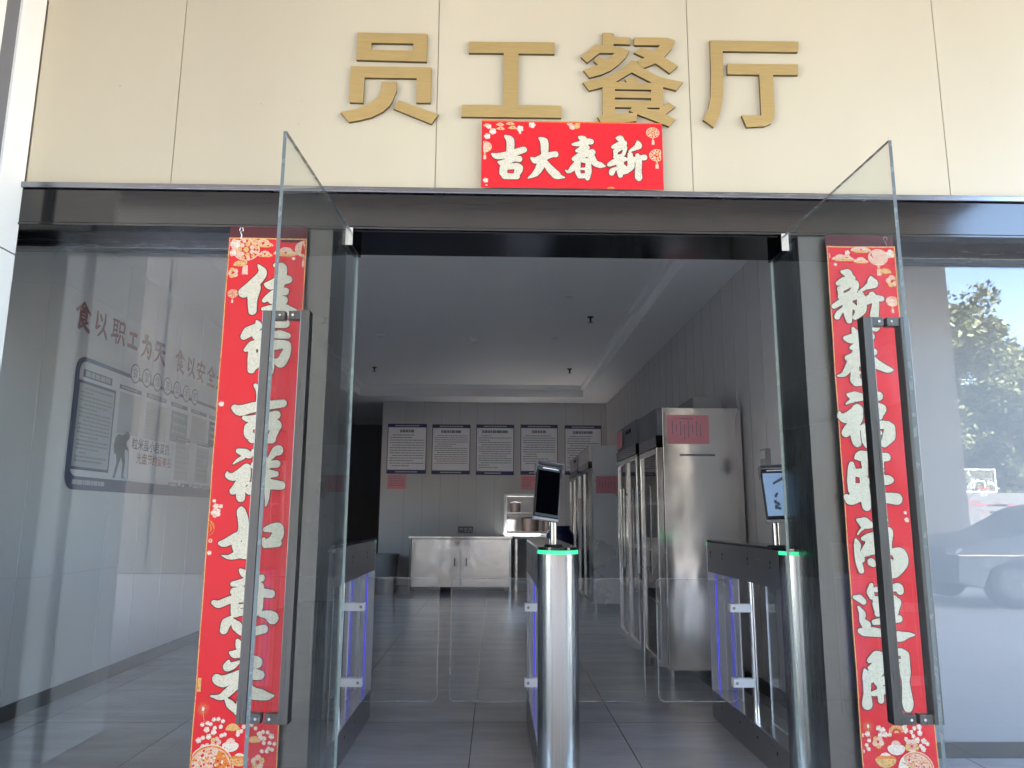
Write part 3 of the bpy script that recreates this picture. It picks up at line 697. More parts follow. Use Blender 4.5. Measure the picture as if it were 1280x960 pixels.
def column(x0, x1, label):
    t = thing('door_column', label, 'column', ((x0 + x1) / 2, 3.46, 0), 'steel columns beside the doors')
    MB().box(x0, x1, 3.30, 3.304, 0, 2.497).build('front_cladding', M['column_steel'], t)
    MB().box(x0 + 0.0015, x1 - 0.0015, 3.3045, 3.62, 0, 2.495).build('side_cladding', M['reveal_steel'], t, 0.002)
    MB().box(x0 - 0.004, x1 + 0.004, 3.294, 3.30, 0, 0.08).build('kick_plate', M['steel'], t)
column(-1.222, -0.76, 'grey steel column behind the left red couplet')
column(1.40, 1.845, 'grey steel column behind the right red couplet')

# ------------------------------------------------------------------ fixed shop windows either side
def window(x0, x1, label, mull):
    t = thing('shop_window', label, 'window', ((x0 + x1) / 2, 3.5, 0), 'fixed windows beside the doors')
    MB().box(x0, x1, 3.496, 3.506, 0.06, 2.46).build('pane', M['glass'], t)
    MB().box(x0, x1, 3.455, 3.55, 2.53, 2.62).build('head_frame', M['dark_frame'], t, 0.003)
    MB().box(x0, x1, 3.465, 3.54, 2.455, 2.528).build('glazing_bead', M['dark_frame'], t, 0.003)
    MB().box(x0, x1, 3.465, 3.54, 0.0, 0.06).build('sill', M['dark_frame'], t, 0.003)
window(-4.4, -1.222, 'large fixed glass pane left of the doors, lobby wall poster seen through it', None)
window(1.846, 6.0, 'large fixed glass pane right of the doors, reflecting a tree and blue sky', None)

# ------------------------------------------------------------------ lobby walls
def grooved_wall(name, label, face, along0, along1, step, first, z1, mat, gmat, skirt=True):
    """face: ('x', x, dir) or ('y', y, dir); dir is the side that looks into the room"""
    ax, pos, d = face
    m = MB()
    th = 0.15 * -d
    def bx(a, b, t0, t1, z0, zz, mi):
        lo, hi = min(t0, t1), max(t0, t1)
        if ax == 'x': m.box(lo, hi, a, b, z0, zz, mi)
        else: m.box(a, b, lo, hi, z0, zz, mi)
    bx(along0, along1, pos, pos + th, 0, z1, 0)
    k = first
    while k < along1:
        if k > along0:
            bx(k - 0.004, k + 0.004, pos + 0.003 * d, pos - 0.002 * d, 0.09 if skirt else 0, z1, 1)
        k += step
    if skirt:
        bx(along0, along1, pos + 0.012 * d, pos - 0.003 * d, 0, 0.09, 2)
    o = m.build(name, [mat, gmat, M['skirting']])
    return tag(o, label, 'wall', kind='thing')
grooved_wall('lobby_wall', 'pale grey panelled lobby wall with the poster board, seen through the left window', ('x', -2.86, 1), 3.52, 8.5, 0.497, 4.68, 3.1, M['wall_lit'], M['groove_light'])
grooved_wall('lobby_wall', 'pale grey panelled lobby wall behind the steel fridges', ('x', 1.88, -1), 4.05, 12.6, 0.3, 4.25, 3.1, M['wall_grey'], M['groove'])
bw = MB()
HX0, HX1, HZ0, HZ1 = 0.165, 0.93, 0.915, 1.545
bw.box(-1.912, HX0, 12.6, 12.75, 0, 3.1); bw.box(HX1, 1.88, 12.6, 12.75, 0, 3.1)
bw.box(HX0, HX1, 12.6, 12.75, HZ1, 3.1); bw.box(HX0, HX1, 12.6, 12.75, 0, HZ0)
x = -1.52
while x < 1.8:
    if x < HX0 or x > HX1:
        bw.box(x - 0.004, x + 0.004, 12.597, 12.602, 0.09, 3.1, 1)
    x += 0.3
bw.box(-1.912, HX0, 12.588, 12.603, 0, 0.09, 2); bw.box(HX1, 1.88, 12.588, 12.603, 0, 0.09, 2)
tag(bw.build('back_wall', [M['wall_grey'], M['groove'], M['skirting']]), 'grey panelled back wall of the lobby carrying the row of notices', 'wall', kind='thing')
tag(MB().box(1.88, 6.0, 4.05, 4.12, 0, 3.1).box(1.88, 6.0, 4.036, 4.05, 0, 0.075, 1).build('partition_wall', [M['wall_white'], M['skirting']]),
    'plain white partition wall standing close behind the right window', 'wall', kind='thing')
tag(MB().box(-3.01, -2.9, 8.51, 8.6, 0, 3.1).box(-4.6, -4.5, 3.3, 9.4, 0, 3.1).box(-4.6, -4.5, 10.4, 16, 0, 3.1).box(-4.6, -4.5, 9.4, 10.4, 0, 0.9).box(-4.6, -4.5, 9.4, 10.4, 2.1, 3.1).box(-4.5, -1.912, 15.9, 16, 0, 3.1).box(-1.912, -1.85, 12.76, 16, 0, 3.1).build('corridor_wall', M['shade_wall']),  # unseen gap in the outer wall, added to let daylight into the lobby
    'corridor wall, coloured dark as shade, beyond the back left corner of the lobby', 'wall', kind='thing')
k = MB()
k.box(-1.85, 1.9, 15.9, 16.0, 0, 2.6, 0)  # stops below the ceiling, leaving an added slit for sky light
k.box(1.88, 2.0, 12.75, 16, 0, 3.1)
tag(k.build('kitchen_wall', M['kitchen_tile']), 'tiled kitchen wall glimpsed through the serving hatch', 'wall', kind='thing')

# ------------------------------------------------------------------ gold sign characters
gl = {'员': 'gold metal character of a box over two spread legs, first of the sign',
      '工': 'gold metal character shaped like a capital I, above the red banner\'s left half',
      '餐': 'gold metal character with the most strokes, roofed and barred, third of the sign',
      '厅': 'gold metal character with a long left sweep over a hooked T, last of the sign'}
for ch, parts in SIGN.items():
    mb = MB()
    for loops in parts:
        vs, fs = outline_solid(loops, 3.283, 3.298, 'sign')
        for fc in fs:
            n = Vector((0, 0, 0))
            pv = [Vector(vs[i]) for i in fc]
            side = max(q.y for q in pv) - min(q.y for q in pv) > 0.001
            mb.add([tuple(q) for q in pv], [tuple(range(len(pv)))], 1 if side else 0)
    tag(mb.build('sign_character', [M['gold'], M['gold_side']]), gl[ch], 'sign letter', 'gold characters on the facade')

# ------------------------------------------------------------------ red banners
def banner(name, label, cat, group, x0, z1, w, hgt, y, chars, orn, hooks, cover=0.0):
    t = thing(name, label, cat, (x0 + w / 2, y, z1 - hgt), group)
    tall = hgt > 1
    ph = x0 * 3.1
    def wv(x, z):
        if not tall: return 0.0006 * math.sin(9 * x + 14 * z)
        u = (x - x0) / w - 0.5
        return 0.0035 * math.sin(z * 5.3 + ph) * (0.6 + u) - 0.010 * max(0, abs(u) - 0.36) * (1 + math.sin(z * 3.7 + ph)) + 0.0016 * math.sin(z * 17 + 6 * u + ph)
    def bend(mb):
        mb.v = [(a, b_ + wv(a, c_), c_) for a, b_, c_ in mb.v]
        return mb
    pm = MB()
    def sheet(mb, xa, xb, za, zb, yy, thick, nx, nz, mi=0):
        for i in range(nx):
            for k in range(nz):
                a, b2 = xa + (xb - xa) * i / nx, xa + (xb - xa) * (i + 1) / nx
                c2, d2 = za + (zb - za) * k / nz, za + (zb - za) * (k + 1) / nz
                mb.quad((a, yy, c2), (b2, yy, c2), (b2, yy, d2), (a, yy, d2), mi)
    zb_ = z1 - hgt
    sheet(pm, x0, x0 + w, zb_, z1, y, 0, 16, 160 if tall else 12)
    bend(pm); fr_ = pm.build('paper', M['red'], t, smooth=True, weld=1e-5)
    bm_ = MB()
    nz_ = 160 if tall else 12
    sheet(bm_, x0 + 0.001, x0 + w - 0.001, z1 - 0.006, z1 - 0.001, y - 0.0006, 0, 16, 1)
    if tall:
        for a in (x0 + 0.001, x0 + w - 0.005):
            sheet(bm_, a, a + 0.004, zb_, z1 - 0.0061, y - 0.0006, 0, 1, nz_)
    bend(bm_).build('gold_border', M['print_gold'] if tall else M['print_orange'], t)
    ox, oz = chars[1]
    fp = ornaments(orn, ox, oz, y - 0.0009, x0 - ox + 0.008, x0 + w - ox - 0.008, z1 - hgt - oz + 0.001)
    bend(fp).build('flower_print', [M[q] for q in PRINTS], t)
    bend(brush_lettering(chars[0], ox, oz, y - 0.0022, 2.6, 4.0 if hgt > 1 else 3.0)).build('lettering', [M['glitter'], M['outline']], t)
    if hooks:
        MB().box(x0 + 0.001, x0 + w - 0.001, y + 0.002, y + 0.004, z1 - 0.02, z1 + 0.054).build('top_hem', M['maroon'], t)
    for hx in hooks:
        mb = MB()
        mb.tube([(hx + 0.008 * math.cos(a), y - 0.003, z1 + 0.036 + 0.011 * math.sin(a)) for a in np.linspace(-0.6, 3.74, 10)], 0.0014, 6)
        mb.tube([(hx, y - 0.003, z1 - 0.006), (hx + 0.003, y - 0.003, z1 + 0.012), (hx - 0.003, y - 0.003, z1 + 0.022), (hx, y - 0.003, z1 + 0.028)], 0.0014, 6)
        mb.build('hook', M['bright_steel'], t)
    return t
CG = 'spring couplets on the columns'
banner('spring_couplet', 'tall red couplet banner with seven characters on the left column', 'banner', CG, -1.222, 2.441, 0.352, 2.42, 3.27, (COUPLET_LEFT, (-1.22, 2.44)), ORN_LEFT, [-1.168])
banner('spring_couplet', 'tall red couplet banner with seven characters on the right column', 'banner', CG, 1.516, 2.439, 0.318, 2.42, 3.27, (COUPLET_RIGHT, (1.522, 2.437)), ORN_RIGHT, [1.795])
banner('new_year_banner', 'wide red banner with four white characters, under the gold sign', 'banner', None, -0.081, 3.041, 0.853, 0.337, 3.272, (BANNER_TOP, (-0.079, 3.032)), ORN_TOP, [])

# ------------------------------------------------------------------ glass doors, both swung out
def door(hinge, free, label, sgn):
    hx, hy = hinge; fx, fy = free
    L = math.hypot(fx - hx, fy - hy)
    a = math.atan2(fy - hy, fx - hx)
    t = thing('glass_door', label, 'door', (hx, hy, 0.0), 'frameless glass doors')
    # built along +x from the hinge, then the whole thing is turned
    lt = LOC[t.name]; LOC[t.name] = Vector((0, 0, 0))
    g = 0.006
    mb = MB()
    mb.quad((0, -g, 0.012), (L, -g, 0.012), (L, -g, 2.48), (0, -g, 2.48), 0)
    mb.quad((0, g, 0.012), (0, g, 2.48), (L, g, 2.48), (L, g, 0.012), 0)
    mb.quad((L, -g, 0.012), (L, g, 0.012), (L, g, 2.48), (L, -g, 2.48), 1)
    mb.quad((0, -g, 0.012), (0, -g, 2.48), (0, g, 2.48), (0, g, 0.012), 2)
    mb.quad((0, -g, 2.48), (L, -g, 2.48), (L, g, 2.48), (0, g, 2.48), 1)
    mb.quad((0, -g, 0.012), (0, g, 0.012), (L, g, 0.012), (L, -g, 0.012), 1)
    mb.build('pane', [M['door_glass'], M['glass_edge'], M['glass_edge_light']], t)
    for z0, z1 in ((2.405, 2.492), (0.004, 0.075)):
        pf = MB().box(0.0, 0.165, -0.017, -0.0065, z0, z1).box(0.0, 0.165, 0.0065, 0.017, z0, z1)
        fit = pf.build('patch_fitting', M['black_steel'], t, 0.002)
        MB().box(0.1655, 0.168, -0.0165, 0.0165, z0 + 0.002, z1 - 0.002).build('end_cap', M['bright_steel'], fit, 0.001)
    # back-to-back square bar handle, clamped through the pane at top and bottom
    hb = thing_part('handle', t)
    c0 = L - 0.135
    w, zt, zb = 0.03, 1.885, 0.56
    for s in (-1, 1):
        y0, y1 = sorted((s * 0.050, s * 0.081))
        MB().box(c0 - w / 2 - 0.006, c0 + w / 2 + 0.006, y0, y1, zb, zt).build('grip_bar', M['handle_steel'], hb, 0.002)
    for z0, z1 in ((zt - 0.03, zt), (zb, zb + 0.03)):
        mb = MB().box(c0 - w / 2, c0 + w / 2, -0.0495, -0.0065, z0, z1).box(c0 - w / 2, c0 + w / 2, 0.0065, 0.0495, z0, z1)
        mb.build('cross_piece', M['handle_steel'], hb, 0.001)
        for s in (-1, 1):
            MB().cyl((c0 + w / 2 + 0.0002, s * 0.022, (z0 + z1) / 2), (c0 + w / 2 + 0.002, s * 0.022, (z0 + z1) / 2), 0.0045, n=10).build('screw', M['bright_steel'], hb)
    LOC[t.name] = lt
    t.rotation_euler = (0, 0, a)
    return t

def thing_part(name, parent):
    o = bpy.data.objects.new(name, None); COL.objects.link(o); o.parent = parent
    o.empty_display_size = 0.05
    LOC[o.name] = LOC[parent.name]
    return o
door((-0.667, 3.42), (-0.7235, 2.368), 'frameless glass door swung out in front of the left couplet, tall bar handle', 1)
door((1.316, 3.42), (1.3425, 2.362), 'frameless glass door swung out in front of the right couplet, tall bar handle', -1)
# ------------------------------------------------------------------ turnstiles
TY_F, TY_R, TZ = 3.6, 4.82, 1.06
def half_round(mb, cx, cy, r, z0, z1, front=True, n=18, mi=0, inner=True):
    pts = [(cx + r * math.cos(t), cy + (-1 if front else 1) * r * math.sin(t)) for t in np.linspace(0, math.pi, n)]
    mb.prism(pts, z0, z1, 'z', mi)
    mb.m[-1] = 1
def turnstile(cx, label, wings, group='turnstiles across the entrance'):
    t = thing('turnstile', label, 'turnstile', (cx, 4.21, 0), group)
    r = 0.095
    mb = MB(); half_round(mb, cx, TY_F, r, 0.0, 1.028); mb.build('front_post', [M['steel_v'], M['post_face']], t, smooth=True)
    mb = MB(); half_round(mb, cx, TY_R, r, 0.0, 1.028, False); mb.build('rear_post', [M['steel_v'], M['post_face']], t, smooth=True)
    MB().box(cx - r, cx + r, TY_F + 0.0005, TY_R - 0.0005, 0.865, 1.045).build('housing', M['grey_steel'], t, 0.003)
    mb = MB()
    for s in (-1, 1):
        for i, yy in enumerate((3.72, 4.05, 4.5, 4.74)):
            mb.cyl((cx + s * (r + 0.0004), yy, 0.985), (cx + s * (r + 0.0012), yy, 0.985), 0.011, n=12)
            mb.box(cx + s * (r + 0.0008) - 0.0006, cx + s * (r + 0.0008) + 0.0006, yy - 0.007, yy + 0.007, 0.955, 0.968)
    mb.build('sensor_eyes', M['black_plastic'], t)
    MB().box(cx - r, cx + r, TY_F + 0.0005, TY_R - 0.0005, 0.0, 0.158).build('plinth', M['grey_steel'], t, 0.003)
    mb = MB()
    for s in (-1, 1):
        for yy in (3.75, 4.02, 4.12, 4.3, 4.62):
            mb.cyl((cx + s * (r + 0.0004), yy, 0.105), (cx + s * (r + 0.0014), yy, 0.105), 0.009 if yy != 4.12 else 0.006, n=10, mi=1 if yy == 4.12 else 0)
    mb.build('bolts', [M['black_plastic'], M['bright_steel']], t)
    MB().box(cx - r + 0.004, cx + r - 0.004, TY_F, TY_R, 0.1585, 0.161).build('deck', M['steel'], t)
    pts = [(cx + (r - 0.002) * math.cos(q), TY_F - (r - 0.002) * math.sin(q)) for q in np.linspace(0, math.pi, 20)]
    pts += [(cx - (r - 0.002), TY_R)] + [(cx + (r - 0.002) * math.cos(q), TY_R + (r - 0.002) * math.sin(q)) for q in np.linspace(math.pi, 0, 20)]
    MB().prism(pts, 1.0455, 1.06, 'z').build('top_plate', M['black_gloss'], t, 0.002)
    for cy, sg in (((TY_F, -1), (TY_R, 1)) if cx > -0.5 else ((TY_R, 1),)):
        o = [(cx + (r + 0.001) * math.cos(q), cy + sg * (r + 0.001) * math.sin(q)) for q in np.linspace(0, math.pi, 22)]
        MB().prism(o, 1.0285, 1.045, 'z').build('light_ring', M['green_led'], t)
    pp = MB().cyl((cx, 4.3, 0.161), (cx, 4.3, 0.864), 0.0175, n=24)
    pp.build('pivot_post', M['bright_steel'], t, smooth=True)
    for s in wings:
        wx0, wx1 = cx + s * 0.10, cx + s * 0.535
        lo, hi = min(wx0, wx1), max(wx0, wx1)
        z0, z1, rr = 0.21, 0.861, 0.03
        out = []
        for ccx, ccz, a0 in ((hi - rr, z1 - rr, 0), (lo + rr, z1 - rr, 90), (lo + rr, z0 + rr, 180), (hi - rr, z0 + rr, 270)):
            out += [(ccx + rr * math.cos(R(a0 + q)), ccz + rr * math.sin(R(a0 + q))) for q in (0, 18, 36, 54, 72, 90)]
        n = len(out)
        g = MB()
        v = [(a, 4.295, b) for a, b in out] + [(a, 4.305, b) for a, b in out]
        g.add(v, [tuple(range(n)), tuple(range(2 * n - 1, n - 1, -1))], 0)
        g.add(v, [(i, i + n, (i + 1) % n + n, (i + 1) % n) for i in range(n)], 1)
        mx_, mz_ = (lo + hi) / 2, (z0 + z1) / 2
        inn = [(a + (mx_ - a) / abs(mx_ - a) * 0.006, b + (mz_ - b) / abs(mz_ - b) * 0.006) for a, b in out]
        rv = [(a, 4.2945, b) for a, b in out] + [(a, 4.2945, b) for a, b in inn]
        g.add(rv, [(i, (i + 1) % n, (i + 1) % n + n, i + n) for i in range(n)], 2)
        wing = g.build('glass_wing', [M['wing_glass'], M['acrylic_edge'], M['wing_glint']], t)
        for zc in (0.31, 0.705):
            a, b = sorted((cx + s * 0.012, cx + s * 0.128))
            cl = MB().box(a, b, 4.277, 4.2945, zc - 0.022, zc + 0.022).box(a, b, 4.3055, 4.323, zc - 0.022, zc + 0.022)
            cl.build('clamp', M['white_plastic'], wing, 0.002)
            MB().cyl((cx + s * 0.108, 4.2765, zc), (cx + s * 0.108, 4.274, zc), 0.008, n=12).build('clamp_screw', M['grey_plastic'], wing)
    for y0, y1 in ((TY_F + 0.004, 4.06), (4.52, TY_R - 0.004)):
        g = MB()
        x0, x1 = cx - 0.004, cx + 0.004
        v = [(x0, y0, 0.162), (x1, y0, 0.162), (x1, y1, 0.162), (x0, y1, 0.162), (x0, y0, 0.864), (x1, y0, 0.864), (x1, y1, 0.864), (x0, y1, 0.864)]
        g.add(v, [(1, 2, 6, 5), (3, 0, 4, 7)], 0); g.add(v, [(0, 3, 2, 1), (4, 5, 6, 7), (0, 1, 5, 4), (2, 3, 7, 6)], 1)
        g.build('infill_panel', [M['infill'], M['acrylic_edge']], t)
    for yy, sg in ((TY_F, 1), (TY_R, -1)):
        a, b = sorted((yy + sg * 0.0008, yy + sg * 0.006))
        MB().box(cx - 0.05, cx - 0.045, a, b, 0.165, 0.862).box(cx + 0.045, cx + 0.05, a, b, 0.165, 0.862).build('blue_strip', M['blue_led'], t)
    return t
turnstile(-0.840, 'turnstile against the left door column, one glass wing into the left lane', (1,))
turnstile(0.295, 'middle turnstile between the two lanes, glass wings on both sides', (-1, 1))
turnstile(1.435, 'turnstile against the right door column, one glass wing into the right lane', (-1,))

def scanner(loc, yaw_, tilt, lean, label, lit):
    t = thing('face_scanner', label, 'face scanner', loc, 'face scanners on the turnstiles')
    lt = LOC[t.name]
    x, y, z = loc
    MB().cyl((x, y, z), (x, y, z + 0.008), 0.048, 0.042, n=24).build('foot', M['black_plastic'], t, smooth=True)
    MB().cyl((x, y, z + 0.008), (x, y + 0.004, z + 0.15), 0.0165, n=20).build('stem', M['steel_v'], t, smooth=True)
    w, hh, d = 0.062, 0.125, 0.012
    ctr = Vector((x - (0.0 if lit else 0.032), y - 0.03, z + 0.255))
    rot = Matrix.Rotation(yaw_, 3, 'Z') @ Matrix.Rotation(lean, 3, 'Y') @ Matrix.Rotation(tilt, 3, 'X')
    def tr(mb):
        mb.v = [tuple(ctr + rot @ Vector(p)) for p in mb.v]
        return mb
    tr(MB().box(-w, w, -d, d, -hh, hh)).build('case', M['black_plastic'], t, 0.005)
    tr(MB().box(-w - 0.002, w + 0.002, -d * 0.6, d + 0.002, -hh - 0.014, -hh - 0.0005)).build('chin', M['grey_plastic'], t, 0.003)
    sc_ = tr(MB().box(-w + 0.006, w - 0.006, -d - 0.0016, -d - 0.0004, -hh + 0.016, hh - 0.022)).build('screen', M['screen'] if lit else M['screen_off'], t)
    if lit:
        mb = MB()
        yy = -d - 0.0022
        mb.quad((-w + .01, yy, -.09), (-.03, yy, -.09), (-.036, yy, .08), (-w + .004, yy, .085), 1)
        mb.quad((-.012, yy, .056), (w - .008, yy, .092), (w - .008, yy, .076), (-.012, yy, .044), 0)
        for i in range(14):
            cx_, cz_ = -0.018 + 0.02 * random.random(), -0.085 + 0.08 * random.random()
            mb.quad((cx_, yy, cz_), (cx_ + .010, yy, cz_ + .003), (cx_ + .012, yy, cz_ + .014), (cx_ - .002, yy, cz_ + .012), 0)
        tr(mb).build('screen_picture', [M['screen_dark'], M['screen']], sc_)
    v = MB()
    v.add([(-w - .004, -.042, hh + .012), (w + .004, -.042, hh + .012), (w + .004, d, hh + .012), (-w - .004, d, hh + .012),
           (-w - .004, -.042, hh + .016), (w + .004, -.042, hh + .016), (w + .004, d, hh + .016), (-w - .004, d, hh + .016)],
          [(0, 3, 2, 1), (4, 5, 6, 7), (0, 1, 5, 4), (1, 2, 6, 5), (2, 3, 7, 6), (3, 0, 4, 7)])
    for s in (-1, 1):
        a = s * (w + .0045); b = s * (w + .007)
        v.add([(a, -.042, hh + .011), (a, d, hh + .011), (a, d, hh - .05), (a, -.015, hh - .035), (b, -.042, hh + .011), (b, d, hh + .011), (b, d, hh - .05), (b, -.015, hh - .035)],
              [(0, 1, 2, 3), (7, 6, 5, 4), (0, 4, 5, 1), (1, 5, 6, 2), (2, 6, 7, 3), (3, 7, 4, 0)])
    tr(v).build('hood', M['grey_joint'], t, 0.001)
    tr(MB().box(-w * 0.55, w * 0.75, -d - 0.004, -d - 0.001, hh - 0.012, hh - 0.007)).build('lamp_bar', M['white_plastic'], t)
scanner((0.282, 3.69, 1.06), R(14), R(-12), R(8), 'black face scanner with a dark screen on the middle turnstile', False)
scanner((1.385, 3.74, 1.06), R(-4), R(-10), R(-2), 'face scanner with a lit blue screen on the right turnstile', True)

# ------------------------------------------------------------------ steel cabinet, serving table, hatch
c = thing('steel_cabinet', 'low stainless steel cabinet with two plain doors against the back wall', 'cabinet', (-0.53, 12.3, 0))
MB().box(-1.36, 0.28, 12.08, 12.58, 0.845, 0.885).build('worktop', M['steel'], c, 0.006)
MB().box(-1.325, 0.245, 12.13, 12.57, 0.10, 0.844).build('carcass', M['steel'], c, 0.003)
for x0, x1, hx in ((-1.315, -0.545, -0.63), (-0.535, 0.235, -0.45)):
    d = MB().box(x0, x1, 12.112, 12.1295, 0.115, 0.835).build('door', M['steel'], c, 0.004)
    MB().box(hx - 0.008, hx + 0.008, 12.104, 12.1115, 0.42, 0.54).build('handle', M['black_plastic'], d, 0.002)
for x in (-1.33, 0.25):
    for y in (12.115, 12.55):
        MB().cyl((x, y, 0.0), (x, y, 0.844), 0.02, n=14).build('leg', M['bright_steel'], c)
s = thing('serving_table', 'narrow white topped table below the serving hatch', 'table', (0.7, 12.35, 0))
MB().box(0.30, 1.16, 12.12, 12.58, 0.845, 0.885).build('table_top', M['white_plastic'], s, 0.004)
for x in (0.34, 1.12):
    for y in (12.15, 12.55):
        MB().box(x - 0.015, x + 0.015, y - 0.015, y + 0.015, 0, 0.8445).build('leg', M['steel'], s)
MB().box(0.36, 1.10, 12.14, 12.17, 0.16, 0.19).build('stretcher', M['white_plastic'], s)
w = thing('serving_hatch', 'white framed serving hatch in the back wall', 'hatch', (0.55, 12.6, HZ0))
fr = MB()
fr.box(HX0 - 0.025, HX0 + 0.02, 12.575, 12.76, HZ0 - 0.02, HZ1 + 0.025); fr.box(HX1 - 0.02, HX1 + 0.025, 12.575, 12.76, HZ0 - 0.02, HZ1 + 0.025)
fr.box(HX0 + 0.021, HX1 - 0.021, 12.576, 12.76, HZ1 - 0.02, HZ1 + 0.024)
fr.build('frame', M['white_plastic'], w, 0.003)
MB().box(HX0 - 0.05, HX1 + 0.08, 12.50, 12.8, HZ0 - 0.026, HZ0 - 0.021).build('shelf', M['white_plastic'], w)
kr = thing('kitchen_rack', 'steel kitchen rack with pots seen through the serving hatch', 'rack', (0.5, 13.6, 0))
for z in (0.92, 1.25):
    MB().box(-0.3, 1.3, 13.4, 13.8, z, z + 0.02).build('shelf', M['rack_steel'], kr)
for x in (-0.28, 1.28):
    for y in (13.42, 13.78):
        MB().cyl((x, y, 0), (x, y, 1.7), 0.015, n=8).build('upright', M['rack_steel'], kr)
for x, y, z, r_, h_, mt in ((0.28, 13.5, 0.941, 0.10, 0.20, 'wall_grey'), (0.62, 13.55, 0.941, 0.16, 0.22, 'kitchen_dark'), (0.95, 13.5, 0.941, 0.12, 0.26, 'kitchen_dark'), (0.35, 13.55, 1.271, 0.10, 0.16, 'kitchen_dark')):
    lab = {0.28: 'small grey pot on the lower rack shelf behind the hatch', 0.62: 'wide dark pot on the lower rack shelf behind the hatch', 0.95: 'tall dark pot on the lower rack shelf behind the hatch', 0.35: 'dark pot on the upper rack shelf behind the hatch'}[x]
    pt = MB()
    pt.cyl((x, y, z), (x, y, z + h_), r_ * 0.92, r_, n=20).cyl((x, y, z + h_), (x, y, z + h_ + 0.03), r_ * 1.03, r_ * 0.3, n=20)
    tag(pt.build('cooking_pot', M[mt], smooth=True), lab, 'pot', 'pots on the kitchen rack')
ld = MB().tube([(0.52, 12.9, 1.5), (0.52, 12.9, 1.33), (0.56, 12.88, 1.28), (0.6, 12.88, 1.3)], 0.012, 8)
b = MB()
b.box(-0.612, -0.362, 12.586, 12.5995, 0.92, 1.03)
o = b.build('wall_plate', M['grey_joint'], bevel=0.003)
tag(o, 'small dark plate with three icons on the back wall above the steel cabinet', 'sign')
ic = MB()
for i in range(3):
    ic.box(-0.585 + i * 0.075, -0.535 + i * 0.075, 12.5845, 12.5855, 0.98, 0.997); ic.box(-0.50 + i * 0.05, -0.47 + i * 0.05, 12.5845, 12.5855, 0.945, 0.96)
ic.build('icons', M['wall_grey'], o)

# grey bin beside the cabinet
bn = thing('waste_bin', 'grey plastic bin standing left of the steel cabinet', 'bin', (-1.72, 12.25, 0))
MB().cyl((-1.72, 12.25, 0.0), (-1.72, 12.25, 0.57), 0.15, 0.19, n=28).build('tub', M['bin_grey'], bn, smooth=True)
MB().cyl((-1.72, 12.25, 0.5705), (-1.72, 12.25, 0.60), 0.205, 0.20, n=28).build('rim', M['bin_grey'], bn, smooth=True)

# ------------------------------------------------------------------ notices on the back wall
def text_rows(mb, x0, x1, z0, z1, n, y, mi, rnd, indent=0.0, thick=0.45):
    hgt = (z1 - z0) / n
    for i in range(n):
        zt = z1 - i * hgt
        x = x0 + (indent if i % 4 == 0 else 0)
        e = x1 if rnd.random() < 0.7 else x0 + (x1 - x0) * rnd.uniform(0.3, 0.9)
        while x < e:
            wd = rnd.uniform(0.5, 2.2) * hgt
            mb.quad((x, y, zt - hgt * thick), (min(x + wd, e), y, zt - hgt * thick), (min(x + wd, e), y, zt), (x, y, zt), mi)
            x += wd + hgt * 0.18
nb = [(-1.815, -1.168, 2.717, 1.89), (-1.068, -0.435, 2.712, 1.884), (-0.327, 0.30, 2.717, 1.878), (0.417, 1.037, 2.722, 1.886), (1.162, 1.776, 2.716, 1.888)]
nlab = ['first notice from the left on the back wall, pink sheet hanging below it', 'second notice from the left on the back wall, nothing below it', 'middle notice on the back wall, between the second and the fourth',
        'fourth notice from the left on the back wall, pink sheet below it', 'rightmost notice on the back wall, partly behind the fridges']
for i, (x0, x1, z1, z0) in enumerate(nb):
    rnd = random.Random(20 + i)
    t = thing('notice_board', nlab[i], 'notice', ((x0 + x1) / 2, 12.59, z0), 'rule notices on the back wall')
    MB().box(x0, x1, 12.585, 12.598, z0, z1).build('panel', M['board_white'], t, 0.002)
    e = MB()
    e.box(x0 - 0.004, x1 + 0.004, 12.581, 12.5845, z1 - 0.055, z1 + 0.004); e.box(x0 - 0.004, x1 + 0.004, 12.581, 12.5845, z0 - 0.004, z0 + 0.06)
    e.box(x0 - 0.004, x0 + 0.006, 12.581, 12.5845, z0 + 0.0605, z1 - 0.0555); e.box(x1 - 0.006, x1 + 0.004, 12.581, 12.5845, z0 + 0.0605, z1 - 0.0555)
    e.build('blue_edge', M['board_navy'], t)
    q = MB()
    xm = (x0 + x1) / 2; hw = 0.12 + 0.05 * (i % 3)
    text_rows(q, xm - hw, xm + hw, z1 - 0.14, z1 - 0.095, 1, 12.5838, 0, random.Random(4), 0, 1.0)
    text_rows(q, x0 + 0.04, x1 - 0.04, z0 + 0.09 + 0.06 * (i % 2), z1 - 0.18, 13 + i % 3, 12.5838, 0, rnd, 0.04, 0.26)
    text_rows(q, x0 + 0.12, x1 - 0.12, z1 - 0.037, z1 - 0.018, 1, 12.5805, 1, rnd, 0, 1.0)
    text_rows(q, x0 + 0.14, x1 - 0.14, z0 + 0.018, z0 + 0.038, 1, 12.5805, 1, rnd, 0, 1.0)
    q.build('printed_text', [M['board_ink'], M['board_pale']], t)
